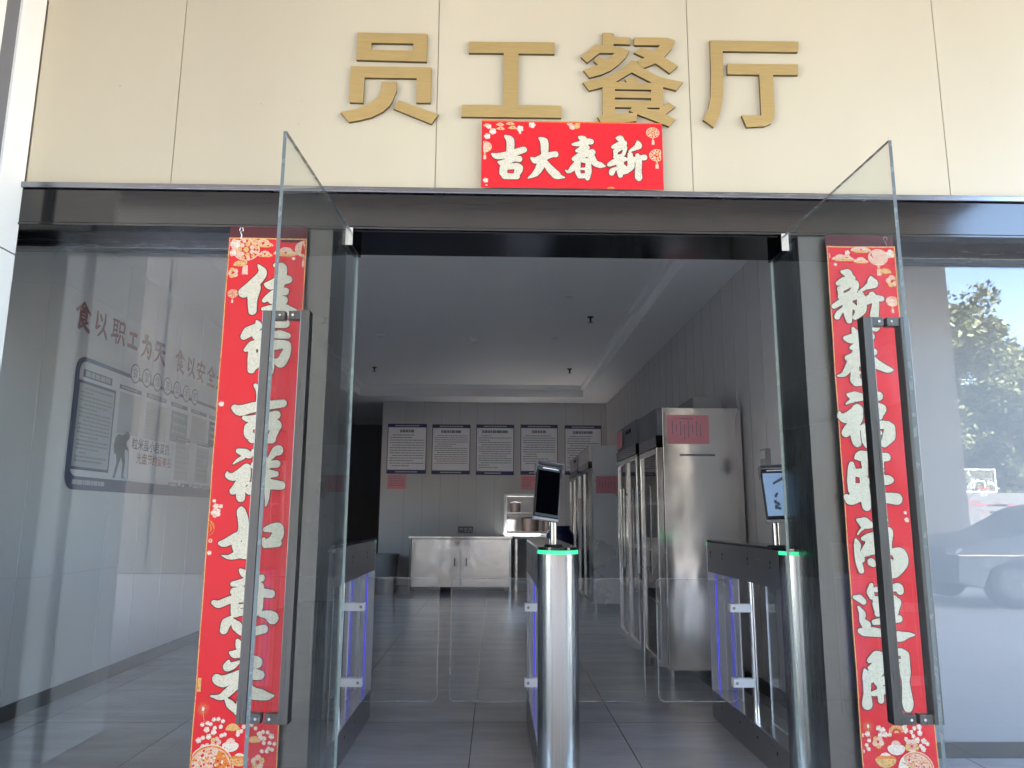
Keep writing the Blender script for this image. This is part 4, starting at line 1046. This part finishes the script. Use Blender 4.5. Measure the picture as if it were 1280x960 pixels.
def pink_note(x0, x1, z0, z1, y, label, axis='y', lines='h', n=5, seed=1):
    mb = MB(); rnd = random.Random(seed)
    mb.box(x0, x1, y - 0.001, y, z0, z1)
    w_, h_ = x1 - x0, z1 - z0
    if lines == 'h':
        text_rows(mb, x0 + w_ * .1, x1 - w_ * .1, z0 + h_ * .12, z1 - h_ * .12, n, y - 0.0016, 1, rnd, 0, 0.3)
    else:
        for i in range(n):
            xx = x0 + w_ * (.12 + .76 * i / n)
            zt = z1 - h_ * (.22 + .12 * (i % 2)); zb = z0 + h_ * rnd.uniform(.18, .45)
            z = zt
            while z > zb:
                l = h_ * rnd.uniform(.04, .1)
                mb.quad((xx, y - 0.0016, z - l), (xx + w_ * .025, y - 0.0016, z - l), (xx + w_ * .025, y - 0.0016, z), (xx, y - 0.0016, z), 1)
                z -= l * 1.25
        mb.quad((x0 + w_ * .3, y - 0.0016, z1 - h_ * .14), (x0 + w_ * .62, y - 0.0016, z1 - h_ * .16), (x0 + w_ * .62, y - 0.0016, z1 - h_ * .13), (x0 + w_ * .3, y - 0.0016, z1 - h_ * .11), 1)
    return tag(mb.build('pink_notice', [M['pink_paper'], M['board_ink']]), label, 'paper notice', 'pink paper notices')
pink_note(-1.80, -1.49, 1.635, 1.872, 12.598, 'pink sheet taped under the first notice on the back wall', seed=2)
pink_note(0.42, 0.72, 1.635, 1.868, 12.598, 'pink sheet taped under the fourth notice, beside the middle scanner', seed=3)

# ------------------------------------------------------------------ glass fronted steel fridges along the right wall
def fridge(y0, y1, zt, label, head, doors=2, knobs=False, fx=1.205, box=False, skin='steel'):
    x0, x1 = fx, 1.86
    t = thing('display_fridge', label, 'fridge', ((x0 + x1) / 2, (y0 + y1) / 2, 0), 'steel fridges along the right wall')
    body = MB()
    zb = 0.115
    body.box(x0 + 0.055, x1, y0, y0 + 0.03, zb, zt); body.box(x0 + 0.055, x1, y1 - 0.03, y1, zb, zt)
    body.box(x0 + 0.055, x1, y0 + 0.0302, y1 - 0.0302, zb, zb + 0.05); body.box(x0 + 0.055, x1, y0 + 0.0302, y1 - 0.0302, zt - 0.26, zt)
    body.box(x1 - 0.03, x1, y0 + 0.0302, y1 - 0.0302, zb + 0.0502, zt - 0.2602)
    body.build('cabinet_body', M[skin], t, 0.003)
    MB().box(x0 + 0.012, x0 + 0.0545, y0 + 0.001, y1 - 0.001, zt - 0.30 + 0.09, zt).build('header_panel', M['grey_joint'] if head == 'dark' else M['steel'], t, 0.003)
    MB().box(x0, x0 + 0.0545, y0 + 0.0005, y1 - 0.0005, zt - 0.30, zt - 0.30 + 0.0895).build('header_band', M['black_gloss'], t, 0.003)
    MB().box(x1 - 0.034, x1 - 0.031, y0 + 0.031, y1 - 0.031, zb + 0.051, zt - 0.261).build('liner', M['fridge_in'], t)
    wd = (y1 - y0) / doors
    for k in range(doors):
        a, b_ = y0 + k * wd + 0.004, y0 + (k + 1) * wd - 0.004
        d = MB(); z0, z1 = zb + 0.02, zt - 0.305; fw = 0.045
        d.box(x0 + 0.004, x0 + 0.05, a, a + fw, z0, z1); d.box(x0 + 0.004, x0 + 0.05, b_ - fw, b_, z0, z1)
        d.box(x0 + 0.004, x0 + 0.05, a + fw + 2e-4, b_ - fw - 2e-4, z0, z0 + fw); d.box(x0 + 0.004, x0 + 0.05, a + fw + 2e-4, b_ - fw - 2e-4, z1 - fw, z1)
        do = d.build('door', M['steel'], t, 0.003)
        MB().quad((x0 + 0.02, a + fw, z0 + fw), (x0 + 0.02, b_ - fw, z0 + fw), (x0 + 0.02, b_ - fw, z1 - fw), (x0 + 0.02, a + fw, z1 - fw)).build('pane', M['dark_glass'], do)
        hy = b_ - 0.07 if k == 0 else a + 0.07
        if doors == 1: hy = b_ - 0.07
        MB().cyl((x0 - 0.03, hy, 0.75), (x0 - 0.03, hy, 1.45), 0.011, n=12).cyl((x0 - 0.03, hy, 0.8), (x0 + 0.004, hy, 0.8), 0.007, n=8).cyl((x0 - 0.03, hy, 1.4), (x0 + 0.004, hy, 1.4), 0.007, n=8).build('handle', M['bright_steel'], do)
    for z in (0.55, 0.93, 1.3):
        MB().box(x0 + 0.06, x1 - 0.036, y0 + 0.032, y1 - 0.032, z, z + 0.012).build('shelf', M['white_plastic'], t)
    for x in (x0 + 0.09, x1 - 0.05):
        for y in (y0 + 0.06, y1 - 0.06):
            MB().cyl((x, y, 0), (x, y, zb), 0.019, 0.024, n=14).build('leg', M['bright_steel'], t)
    if knobs:
        for i, y in enumerate((y0 + .28, y0 + .36, y0 + .44)):
            MB().cyl((x0 + 0.011, y, zt - 0.07), (x0 - 0.008, y, zt - 0.07), 0.018, n=14).build('knob', M['black_plastic'], t)
    if box:
        MB().box(1.385, 1.648, 5.612, 5.6195, 1.655, 1.668).build('side_trim', M['grey_joint'], t)
        MB().box(x0 + 0.30, x0 + 0.525, y0 + 0.03, y0 + 0.5, zt + 0.0005, zt + 0.09).build('control_box', M['grey_plastic'], t, 0.006)
    return t
fridge(5.62, 6.30, 2.02, 'nearest steel fridge on the right, pink sheet on its bright side', 'dark', 1, False, 1.205, True)
fridge(6.36, 7.38, 2.03, 'steel fridge touching the far side of the nearest fridge, knobs on its header', 'dark', 2, True, 1.19)
fridge(9.80, 11.05, 2.12, 'steel fridge further down the wall, pink sheet low on its side', 'steel', 2, skin='steel_reflect')
fridge(11.10, 12.35, 2.10, 'farthest steel fridge, in the back right corner by the notices', 'dark', 2, True)
pn = pink_note(1.292, 1.612, 1.745, 1.966, 5.6185, 'large pink sheet with handwriting on the side of the nearest fridge', lines='v', n=8, seed=5)
pink_note(1.305, 1.62, 1.50, 1.722, 9.7985, 'pink sheet on the side of the fridge in the middle of the row', lines='v', n=6, seed=6)
o = MB().quad((1.179, 6.98, 1.84), (1.179, 7.28, 1.84), (1.179, 7.28, 2.0), (1.179, 6.98, 2.0)).box(1.180, 1.1815, 6.98, 7.28, 1.84, 2.0).build('pink_notice', M['pink_paper'])
tag(o, 'narrow pink sheet on the dark header of the fridge with knobs', 'paper notice', 'pink paper notices')
# packets on the fridge shelves
pk = 0
for y, z, wd, hh in ((6.55, 0.942, .22, .20), (6.85, 0.942, .25, .16), (7.15, 0.942, .2, .22), (6.5, 0.562, .25, .2), (6.9, 0.562, .22, .26), (7.15, .562, .2, .18)):
    mb = MB().box(1.42, 1.62, y - wd / 2, y + wd / 2, z + 0.0003, z + hh)
    lab = ['clear bag at the near end of the fridge\'s upper shelf', 'clear bag in the middle of the fridge\'s upper shelf', 'clear bag at the far end of the fridge\'s upper shelf', 'clear bag at the near end of the fridge\'s lower shelf', 'tall clear bag in the middle of the fridge\'s lower shelf', 'clear bag at the far end of the fridge\'s lower shelf'][pk]
    tag(mb.build('food_bag', M['board_pale'], bevel=0.04, seg=3, smooth=True), lab, 'food bag', 'bags in the second fridge'); pk += 1
bb = thing('water_drum', 'dark blue plastic drum standing between the fridges and the serving hatch', 'drum', (0.98, 11.55, 0))
MB().cyl((0.98, 11.55, 0), (0.98, 11.55, 0.95), 0.19, 0.21, n=28).cyl((0.98, 11.55, 0.95), (0.98, 11.55, 1.02), 0.21, 0.15, n=28).build('shell', M['blue_plastic'], bb, smooth=True)
MB().cyl((0.98, 11.55, 1.0205), (0.98, 11.55, 1.06), 0.16, 0.16, n=28).build('lid', M['blue_plastic'], bb, smooth=True)

# ------------------------------------------------------------------ poster board and slogan on the left lobby wall
XW = -2.86
pb = thing('poster_board', 'white lobby poster board with navy rounded frame and printed sheets, under red lettering', 'poster board', (XW, 6.7, 1.36))
Y0, Y1, Z0, Z1 = 5.06, 8.35, 1.36, 2.27
def rrect(y0, y1, z0, z1, r, n=6):
    o = []
    for cy, cz, a0 in ((y1 - r, z1 - r, 0), (y0 + r, z1 - r, 90), (y0 + r, z0 + r, 180), (y1 - r, z0 + r, 270)):
        o += [(cy + r * math.cos(R(a0 + 90 * i / n)), cz + r * math.sin(R(a0 + 90 * i / n))) for i in range(n + 1)]
    return o
WX = XW + 0.0005
def wall_poly(mb, pts, h, mi=0):
    mb.add([(XW + h, a, b) for a, b in pts], [tuple(range(len(pts)))], mi)
def wall_rect(mb, y0, y1, z0, z1, h, mi=0):
    wall_poly(mb, [(y0, z0), (y1, z0), (y1, z1), (y0, z1)], h, mi)
def wall_rows(mb, y0, y1, z0, z1, n, h, mi, rnd, thick=0.4, indent=0.0):
    hg = (z1 - z0) / n
    for i in range(n):
        zt = z1 - i * hg; x = y0 + (indent if i % 4 == 0 else 0)
        e = y1 if rnd.random() < 0.75 else y0 + (y1 - y0) * rnd.uniform(.3, .9)
        while x < e:
            w_ = rnd.uniform(.6, 2.4) * hg
            wall_rect(mb, x, min(x + w_, e), zt - hg * thick, zt, h, mi); x += w_ + hg * .2
def wall_text(mb, s, y, z, size, h, mi, bold=0.0, sx=1.0):
    put_text(mb, s, size, (XW + h, y, z), (0, 1, 0), (0, 0, 1), mi, bold, sx)
b = MB(); b.prism(rrect(Y0, Y1, Z0, Z1, 0.10), XW + 0.0032, XW + 0.012, 'x'); b.build('frame', M['board_navy'], pb)
b = MB(); b.prism(rrect(Y0 + 0.035, Y1 - 0.035, Z0 + 0.09, Z1 - 0.03, 0.075), XW + 0.0122, XW + 0.0135, 'x'); b.build('panel', M['board_white'], pb)
rnd = random.Random(11)
b = MB(); wall_rect(b, 5.085, 5.60, 1.495, 2.105, 0.0142, 0); wall_rect(b, 5.105, 5.58, 1.515, 2.085, 0.0149, 1)
wall_rows(b, 5.13, 5.555, 1.535, 2.06, 19, 0.0156, 2, rnd, 0.4, 0.05)
b.build('rule_sheet', [M['board_navy'], M['board_pale'], M['board_ink']], pb)
b = MB()
for y0, y1, z0, z1 in ((5.14, 5.53, 2.13, 2.185), (5.645, 6.0, 2.135, 2.168), (6.09, 6.46, 2.138, 2.175), (6.56, 6.91, 2.138, 2.172), (6.995, 7.385, 2.138, 2.172), (7.44, 7.80, 2.138, 2.172),
                       (6.72, 7.04, 1.85, 1.882), (7.19, 7.51, 1.85, 1.882), (7.62, 7.94, 1.85, 1.882), (6.64, 6.835, 1.435, 1.475), (6.89, 7.09, 1.435, 1.475), (7.14, 7.34, 1.435, 1.475), (7.405, 7.595, 1.435, 1.475), (7.65, 7.85, 1.435, 1.475)):
    wall_rect(b, y0, y1, z0, z1, 0.0142, 0)
    wall_rows(b, y0 + .03, y1 - .03, z0 + .009, z1 - .009, 1, 0.0149, 1, rnd, 1.0)
b.build('caption_strips', [M['board_navy'], M['board_pale']], pb)
for y0, y1, z0, z1, mt, rows in ((5.66, 6.0, 1.80, 2.115, 'board_pale', 0), (6.10, 6.50, 1.80, 2.10, 'board_pale', 9), (6.58, 6.93, 1.83, 2.10, 'board_teal', 3), (7.02, 7.39, 1.86, 2.11, 'board_pale', 7), (7.46, 7.80, 1.86, 2.11, 'board_navy', 3),
                          (6.73, 7.03, 1.50, 1.83, 'board_pale', 6), (7.19, 7.50, 1.50, 1.83, 'board_pale', 6), (7.63, 7.93, 1.50, 1.83, 'board_pale', 6)):
    b = MB(); wall_rect(b, y0, y1, z0, z1, 0.0142, 0)
    if rows: wall_rows(b, y0 + .03, y1 - .03, z0 + .03, z1 - .03, rows, 0.0149, 1, rnd, 0.35)
    b.build('printed_sheet', [M[mt], M['wall_grey'] if mt != 'board_pale' else M['groove']], pb)
b = MB()
for s_, y in zip('食堂信息公示栏', (5.868, 6.062, 6.257, 6.455, 6.652, 6.857, 7.054)):
    z = 2.288
    wall_poly(b, [(y + .078 * math.cos(q), z + .078 * math.sin(q)) for q in np.linspace(0, 6.283, 28, endpoint=False)], 0.0145, 1)
    wall_poly(b, [(y + .066 * math.cos(q), z + .066 * math.sin(q)) for q in np.linspace(0, 6.283, 28, endpoint=False)], 0.0152, 0)
    wall_text(b, s_, y, z, 0.092, 0.016, 1)
b.build('title_discs', [M['board_white'], M['board_navy']], pb)
b = MB()
man = [(5.668, 1.462), (5.70, 1.462), (5.735, 1.56), (5.765, 1.62), (5.80, 1.575), (5.795, 1.468), (5.84, 1.462), (5.85, 1.475), (5.828, 1.49), (5.835, 1.60), (5.815, 1.66), (5.82, 1.69), (5.868, 1.675), (5.875, 1.69),
       (5.83, 1.725), (5.835, 1.75), (5.868, 1.772), (5.875, 1.80), (5.845, 1.825), (5.81, 1.825), (5.785, 1.80), (5.76, 1.79), (5.70, 1.795), (5.655, 1.76), (5.64, 1.70), (5.655, 1.65), (5.69, 1.635), (5.705, 1.58)]
wall_poly(b, man, 0.0142, 0)
b2 = [(5.868, 1.68), (5.878, 1.68), (5.905, 1.468), (5.895, 1.464)]
wall_poly(b, b2, 0.0146, 0)
wall_text(b, '粒米虽小君莫扔', 6.26, 1.738, 0.098, 0.015, 1, 0.0012)
wall_text(b, '光盘节约留美名', 6.335, 1.63, 0.093, 0.015, 2, 0.0012)
wall_rows(b, 5.14, 6.38, 1.395, 1.428, 1, 0.0128, 3, rnd, 1.0)
b.build('lettering', [M['grey_joint'], M['board_navy'], M['text_red'], M['board_pale']], pb)
SLOGAN = {
 '食': [[(50,98,3),(35,80,6),(8,62,4)],[(52,95,4),(66,80,6),(95,66,3)],[(44,76,4),(56,74,4)],[(32,62,4),(68,63,5),(68,36,5)],[(34,50,3),(66,51,3)],[(34,38,3),(66,38,3)],[(33,63,5),(33,30,5),(30,6,5),(52,16,3)],[(80,32,4),(62,26,3)],[(46,32,4),(64,16,5),(92,4,6)]],
 '以': [[(22,86,4),(24,60,5),(22,30,5),(44,42,3)],[(44,80,4),(54,66,5)],[(78,92,4),(76,60,5),(62,28,4),(36,4,3)],[(70,36,4),(88,18,6),(96,6,5)]],
 '职': [[(4,88,3),(48,90,4)],[(14,88,4),(14,30,4)],[(38,90,4),(38,6,4)],[(14,70,3),(38,70,3)],[(14,52,3),(38,52,3)],[(2,26,4),(50,36,4)],[(58,86,4),(58,50,4)],[(58,86,4),(90,86,5),(90,52,4)],[(58,54,3),(90,54,3)],[(66,40,4),(54,10,4)],[(82,40,4),(98,12,6)]],
 '工': [[(16,80,5),(84,82,6)],[(50,80,5),(50,16,5)],[(4,14,6),(96,16,6)]],
 '为': [[(24,92,4),(34,78,6)],[(10,62,5),(80,64,6),(80,20,5),(70,4,5),(58,12,3)],[(46,92,5),(44,60,5),(30,24,4),(8,4,3)],[(48,42,4),(60,28,6)]],
 '天': [[(16,84,5),(84,86,6)],[(6,54,5),(94,56,6)],[(50,86,5),(48,54,5),(34,24,5),(6,4,3)],[(52,52,4),(68,26,6),(96,6,7)]],
 '安': [[(46,98,4),(54,88,6)],[(10,84,4),(10,68,5)],[(10,80,4),(90,80,5),(84,66,5)],[(46,72,5),(36,48,5),(28,32,4),(60,18,5),(82,4,5)],[(70,52,4),(54,24,5),(14,4,3)],[(4,50,4),(96,52,5)]],
 '全': [[(50,98,4),(34,76,6),(4,56,3)],[(52,96,4),(70,74,6),(96,58,6)],[(28,54,4),(72,54,5)],[(30,32,4),(70,32,5)],[(50,54,5),(50,8,5)],[(10,6,5),(90,7,6)]],
 '先': [[(28,92,4),(18,66,4)],[(22,74,4),(80,76,5)],[(50,96,5),(50,52,5)],[(6,50,5),(94,52,5)],[(38,50,5),(32,22,5),(8,4,3)],[(60,50,5),(60,14,5),(90,10,5),(92,26,3)]]}
sg = MB()
for s_, y, z, k in [(a, b_, c_, 1.0) for a, b_, c_ in zip('食以职工为天', (5.074, 5.307, 5.562, 5.793, 6.038, 6.272), (2.543, 2.546, 2.55, 2.54, 2.545, 2.55))] + [(a, b_, 2.555, 1.0) for a, b_ in zip('食以安全为先', (6.68, 6.925, 7.165, 7.43, 7.68, 7.93))]:
    k = 0.76 if s_ == '工' else 1.0
    xs_, zs_, F_ = brush_field([[(p * 2 * k, q * 2 * k, r_ * 2.7) for p, q, r_ in st] for st in SLOGAN[s_]], 4.0)
    vs, fs = level_faces(xs_, zs_, F_, 0.0)
    sg.add([(XW + 0.007, y + a / 1000 - 0.1 * k, z + b_ / 1000 - 0.1 * k) for a, b_ in vs], fs)
tag(sg.build('wall_slogan', M['text_red']), 'dark red slogan lettering fixed to the left lobby wall above the poster board', 'lettering')

# ------------------------------------------------------------------ ceiling fittings
def downlight(x, y, label, z=3.29):
    t = thing('downlight', label, 'downlight', (x, y, z), 'small round downlights in the tray ceiling')
    MB().cyl((x, y, z - 0.001), (x, y, z - 0.010), 0.062, 0.055, n=24).build('rim', M['white_plastic'], t, smooth=True)
    MB().cyl((x, y, z - 0.0102), (x, y, z - 0.014), 0.042, 0.040, n=24).build('lens', M['lens'], t, smooth=True)
downlight(0.687, 6.94, 'round downlight nearest the door, right side of the ceiling')
downlight(-1.368, 8.63, 'round downlight on the left of the ceiling, beside the smoke detector')
downlight(0.681, 8.65, 'round downlight deeper in the ceiling, between two dark sprinklers')
sd = thing('smoke_detector', 'round white smoke detector in the middle of the ceiling', 'smoke detector', (-0.269, 8.70, 3.29))
MB().cyl((-0.269, 8.7, 3.289), (-0.269, 8.7, 3.265), 0.06, 0.06, n=24).build('base', M['white_plastic'], sd, smooth=True)
MB().cyl((-0.269, 8.7, 3.2648), (-0.269, 8.7, 3.235), 0.05, 0.032, n=24).build('dome', M['white_plastic'], sd, smooth=True)
for x, y, lab in ((0.99, 7.695, 'dark sprinkler head nearest the door, right of the downlights'), (1.047, 10.547, 'dark sprinkler head at the back right of the ceiling'), (-1.752, 10.575, 'dark sprinkler head at the back left of the ceiling')):
    t = thing('sprinkler', lab, 'sprinkler', (x, y, 3.29), 'sprinklers in the ceiling')
    MB().cyl((x, y, 3.289), (x, y, 3.28), 0.035, 0.032, n=20).build('plate', M['sprinkler'], t)
    MB().cyl((x, y, 3.2798), (x, y, 3.235), 0.011, 0.009, n=12).build('body', M['sprinkler'], t)
    mb = MB()
    for q in range(6):
        a = q * math.pi / 3
        mb.add([(x + .012 * math.cos(a - .5), y + .012 * math.sin(a - .5), 3.232), (x + 0.034 * math.cos(a - .22), y + 0.034 * math.sin(a - .22), 3.227), (x + 0.034 * math.cos(a + .22), y + 0.034 * math.sin(a + .22), 3.227), (x + .012 * math.cos(a + .5), y + .012 * math.sin(a + .5), 3.232)], [(0, 1, 2, 3)])
    mb.cyl((x, y, 3.2348), (x, y, 3.2325), 0.014, n=12)
    mb.build('deflector', M['sprinkler'], t)
wb = thing('wall_bracket', 'small grey call box on the right lobby wall above the lit scanner', 'wall box', (1.868, 5.15, 1.56))
MB().box(1.846, 1.879, 5.09, 5.21, 1.555, 1.67).build('case', M['grey_plastic'], wb, 0.004)
MB().box(1.842, 1.8455, 5.105, 5.195, 1.60, 1.655).build('cover', M['wall_grey'], wb, 0.002)

# ------------------------------------------------------------------ porch roof and the street behind the camera (seen in the reflections)
cp = thing('porch_canopy', 'concrete porch roof projecting over the whole entrance front', 'canopy', (0.4, 0.2, 4.4))
MB().box(-6.0, 4.95, -1.0, 3.297, 4.4, 4.75).build('slab', M['concrete'], cp)
MB().box(-6.02, 4.97, -1.02, 3.2975, 4.752, 4.8).build('coping', M['grey_joint'], cp)
ob = thing('opposite_building', 'plain panelled building opposite the entrance, seen only in reflections', 'building', (-3, -12, 0))
MB().box(-16, 10.1, -15, -9.0, 0, 11).build('wall', M['dark_clad'], ob)
MB().box(-16.1, 10.2, -15.1, -8.9, 11, 11.3).build('roof', M['grey_joint'], ob)
for i in range(12):
    MB().box(-15.9 + i * 2.17, -15.86 + i * 2.17, -8.995, -8.98, 0.3, 10.9).build('joint_strip', M['grey_joint'], ob)

def tree(name, label, x, y, hgt, rad, n, seed, group='trees across the court'):
    rnd = random.Random(seed)
    t = thing(name, label, 'tree', (x, y, 0), group)
    tr_ = MB()
    tr_.cyl((x, y, 0), (x + .1, y, hgt * .35), hgt * .03, hgt * .022, n=10)
    tips = []
    for k in range(9):
        a = rnd.random() * 6.28; z0 = hgt * rnd.uniform(.18, .45)
        e = Vector((x + rad * .75 * math.cos(a), y + rad * .75 * math.sin(a), hgt * rnd.uniform(.38, .95)))
        s0 = Vector((x + .1, y, z0)); m_ = s0.lerp(e, .5) + Vector((0, 0, rnd.uniform(0, .5)))
        tr_.cyl(s0, m_, hgt * .012, hgt * .008, n=6).cyl(m_, e, hgt * .008, hgt * .003, n=6)
        for q in range(4):
            e2 = e + Vector((rnd.uniform(-1, 1), rnd.uniform(-1, 1), rnd.uniform(-.2, 1.1))) * rad * .35
            tr_.cyl(m_.lerp(e, .3 + .2 * q), e2, hgt * .004, hgt * .0015, n=5); tips.append(e2)
        tips.append(e)
    tr_.build('trunk', M['trunk'], t)
    cl = []
    for k in range(90):
        b_ = rnd.choice(tips)
        cl.append((b_ + Vector((rnd.gauss(0, .25), rnd.gauss(0, .25), rnd.gauss(-.2, .3))) * rad * .5, rad * rnd.uniform(.16, .38)))
    mb = MB()
    for k in range(n):
        c_, r_ = rnd.choice(cl)
        d = Vector((rnd.gauss(0, 1), rnd.gauss(0, 1), rnd.gauss(0, 1))).normalized() * r_ * rnd.random() ** .4
        p_ = c_ + d
        u = Vector((rnd.gauss(0, 1), rnd.gauss(0, 1), rnd.gauss(0, .6))).normalized()
        w_ = u.cross(Vector((rnd.gauss(0, 1), rnd.gauss(0, 1), rnd.gauss(0, 1)))).normalized()
        l = rnd.uniform(.13, .27)
        mb.add([p_ - u * l, p_ + w_ * l * .5, p_ + u * l, p_ - w_ * l * .5], [(0, 1, 2, 3)])
    mb.build('crown', M['leaf'], t)
tree('leafy_tree', 'tall leafy tree behind the hoop, reflected in the right window', 29.2, -40, 17.5, 4.6, 26000, 5)
tree('leafy_tree', 'shorter tree right of the tallest one, its top against the sky', 35.0, -41, 13.0, 4.6, 20000, 9)
tree('leafy_tree', 'broad low tree at the far right end of the court', 43, -40, 11, 5.0, 9000, 12)
tree('leafy_tree', 'slim tree close behind the vinyl fence, half hidden by the taller trees', 31.5, -38.6, 10.5, 3.9, 16000, 15)

hp = thing('basketball_hoop', 'white basketball hoop across the court, reflected in the right window', 'basketball hoop', (24.9, -32.2, 0))
hb_ = MB(); X0, X1, BZ0, BZ1, BY = 24.0, 25.8, 2.55, 3.75, -31.4
for a in ((X0, X1, BZ1 - .06, BZ1), (X0, X1, BZ0, BZ0 + .06), (X0, X0 + .06, BZ0 + .061, BZ1 - .061), (X1 - .06, X1, BZ0 + .061, BZ1 - .061), (24.6, 25.2, 3.10, 3.14), (24.6, 24.64, 2.75, 3.099), (25.16, 25.2, 2.75, 3.099)):
    hb_.box(a[0], a[1], BY, BY + .04, a[2], a[3])
hb_.build('backboard_frame', M['white_paint'], hp)
MB().box(X0 + .061, X1 - .061, BY - .02, BY - .01, BZ0 + .061, BZ1 - .061).build('backboard', M['glass'], hp)
mb = MB(); mb.tube([(24.9 + .23 * math.cos(q), BY + .33 + .23 * math.sin(q), 2.75) for q in np.linspace(0, 6.283, 20)], .02, 6)
mb.box(24.8, 25.0, BY + .041, BY + .11, 2.70, 2.80); rim_ = mb.build('rim', M['hoop_orange'], hp)
mb = MB()
for q in np.linspace(0, 6.283, 12, endpoint=False):
    mb.cyl((24.9 + .22 * math.cos(q), BY + .33 + .22 * math.sin(q), 2.72), (24.9 + .12 * math.cos(q + .5), BY + .33 + .12 * math.sin(q + .5), 2.36), .008, n=4)
mb.build('net', M['white_paint'], rim_)
MB().cyl((24.9, BY - 1.6, 0), (24.9, BY - 1.6, 2.6), .1, n=12).cyl((24.9, BY - 1.6, 2.5), (24.9, BY - .05, 3.2), .06, n=10).cyl((24.9, BY - 1.6, 2.0), (24.9, BY - .05, 2.7), .04, n=10).build('post', M['white_paint'], hp)

bw_ = thing('site_fence', 'white vinyl covered fence with red marks beyond the hoop', 'fence', (33, -36.5, 0))
MB().box(16, 60, -36.6, -36.5, 0, 2.7).build('vinyl_sheet', M['banner_white'], bw_)
mk = MB(); rnd = random.Random(2)
for i in range(60):
    x = 24 + rnd.random() * 22; z = 1.55 + rnd.randrange(4) * .2; l = rnd.uniform(.2, .9)
    mk.quad((x, -36.49, z), (x + l, -36.49, z), (x + l, -36.49, z + .09), (x, -36.49, z + .09))
mk.build('red_marks', M['text_red'], bw_)
hg = MB(); rnd = random.Random(8)
for i in range(9000):
    p_ = Vector((rnd.uniform(20, 60), rnd.uniform(-38.2, -37.0), rnd.uniform(0.2, 4.6 + math.sin(i * .37) * .5)))
    u = Vector((rnd.gauss(0, 1), rnd.gauss(0, 1), rnd.gauss(0, 1))).normalized(); w_ = u.orthogonal().normalized(); l = rnd.uniform(.15, .32)
    hg.add([p_ - u * l, p_ + w_ * l * .6, p_ + u * l, p_ - w_ * l * .6], [(0, 1, 2, 3)])
tag(hg.build('hedge', M['leaf']), 'tall green hedge behind the white vinyl fence', 'hedge', kind='thing')

# parked car at the right of the porch, side on to the windows
cr = thing('parked_car', 'dark parked car beyond the porch, its front reflected in the right window', 'car', (8.5, -4.3, 0))
cx, cw = 6.35, 1.78
prof = [(0.0, 0.35), (0.02, 0.62), (0.12, 0.80), (0.55, 0.93), (1.05, 1.0), (1.20, 1.02), (1.75, 1.38), (2.15, 1.46), (2.9, 1.47), (3.45, 1.40), (3.95, 1.08), (4.35, 1.02), (4.48, 0.85), (4.5, 0.35),
        (4.1, 0.26), (3.95, 0.52), (3.65, 0.66), (3.3, 0.52), (3.18, 0.26), (1.22, 0.26), (1.08, 0.52), (0.78, 0.66), (0.45, 0.52), (0.32, 0.26)]
mb = MB(); n_ = len(prof)
def sec(y, sc):
    return [(cx + a, y, z if z < 1.03 else 1.03 + (z - 1.03) * sc) for a, z in prof]
ys = [(-3.42, .0), (-3.46, .96), (-4.3, 1.0), (-5.14, .96), (-5.18, .0)]
V_ = []
for y, s_ in ys:
    tuck = 0.10 if s_ != 1.0 else 0
    V_ += [(x, y - (0.16 if z > 1.05 and y > -4.3 else 0) + (0.16 if z > 1.05 and y < -4.3 else 0), z) for x, y, z in sec(y, max(s_, .9))]
F_ = [tuple(range(n_ - 1, -1, -1)), tuple(range(4 * n_, 5 * n_))]
for k in range(4):
    for i in range(n_):
        a, b_ = k * n_ + i, k * n_ + (i + 1) % n_
        F_.append((a, b_, b_ + n_, a + n_))
mb.add(V_, F_); mb.build('body', M['car_black'], cr, smooth=True)
for pts in ([(1.36, 1.06), (1.80, 1.34), (2.15, 1.40), (2.45, 1.41), (2.45, 1.06)], [(2.53, 1.06), (2.53, 1.41), (2.9, 1.41), (3.35, 1.35), (3.72, 1.08)]):
    MB().prism([(cx + a, z) for a, z in pts], -3.575, -3.566, 'y').build('side_window', M['black_gloss'], cr)
wsh = MB(); wsh.quad((cx + 1.22, -3.72, 1.045), (cx + 1.74, -3.80, 1.385), (cx + 1.74, -4.80, 1.385), (cx + 1.22, -4.88, 1.045)); wsh.v = [(a - .012, b_, c_ + .012) for a, b_, c_ in wsh.v]
wsh.build('windscreen', M['black_gloss'], cr)
MB().box(cx + .02, cx + 4.46, -3.417, -3.412, .70, .715).build('chrome_strip', M['bright_steel'], cr)
for wx in (0.77, 3.62):
    for y0, y1 in ((-3.64, -3.43), (-5.17, -4.96)):
        wh = MB().cyl((cx + wx, y0, .33), (cx + wx, y1, .33), .325, n=28).build('wheel', M['tyre'], cr, smooth=True)
        yy = y1 + .003 if y1 > -4 else y0 - .003
        rm = MB().cyl((cx + wx, yy - .002, .33), (cx + wx, yy + .002, .33), .21, n=24)
        for q in range(5):
            a = q * 1.2566
            rm.box(cx + wx + .1 * math.cos(a) - .03, cx + wx + .1 * math.cos(a) + .03, yy - .004, yy + .004, .33 + .1 * math.sin(a) - .03, .33 + .1 * math.sin(a) + .03, 1)
        rm.build('rim', [M['grey_joint'], M['grey_plastic']], wh)
for y in (-3.6, -5.0):
    MB().box(cx + .03, cx + .26, y - .16, y + .14, .70, .80).build('headlight', M['bright_steel'], cr, .03)
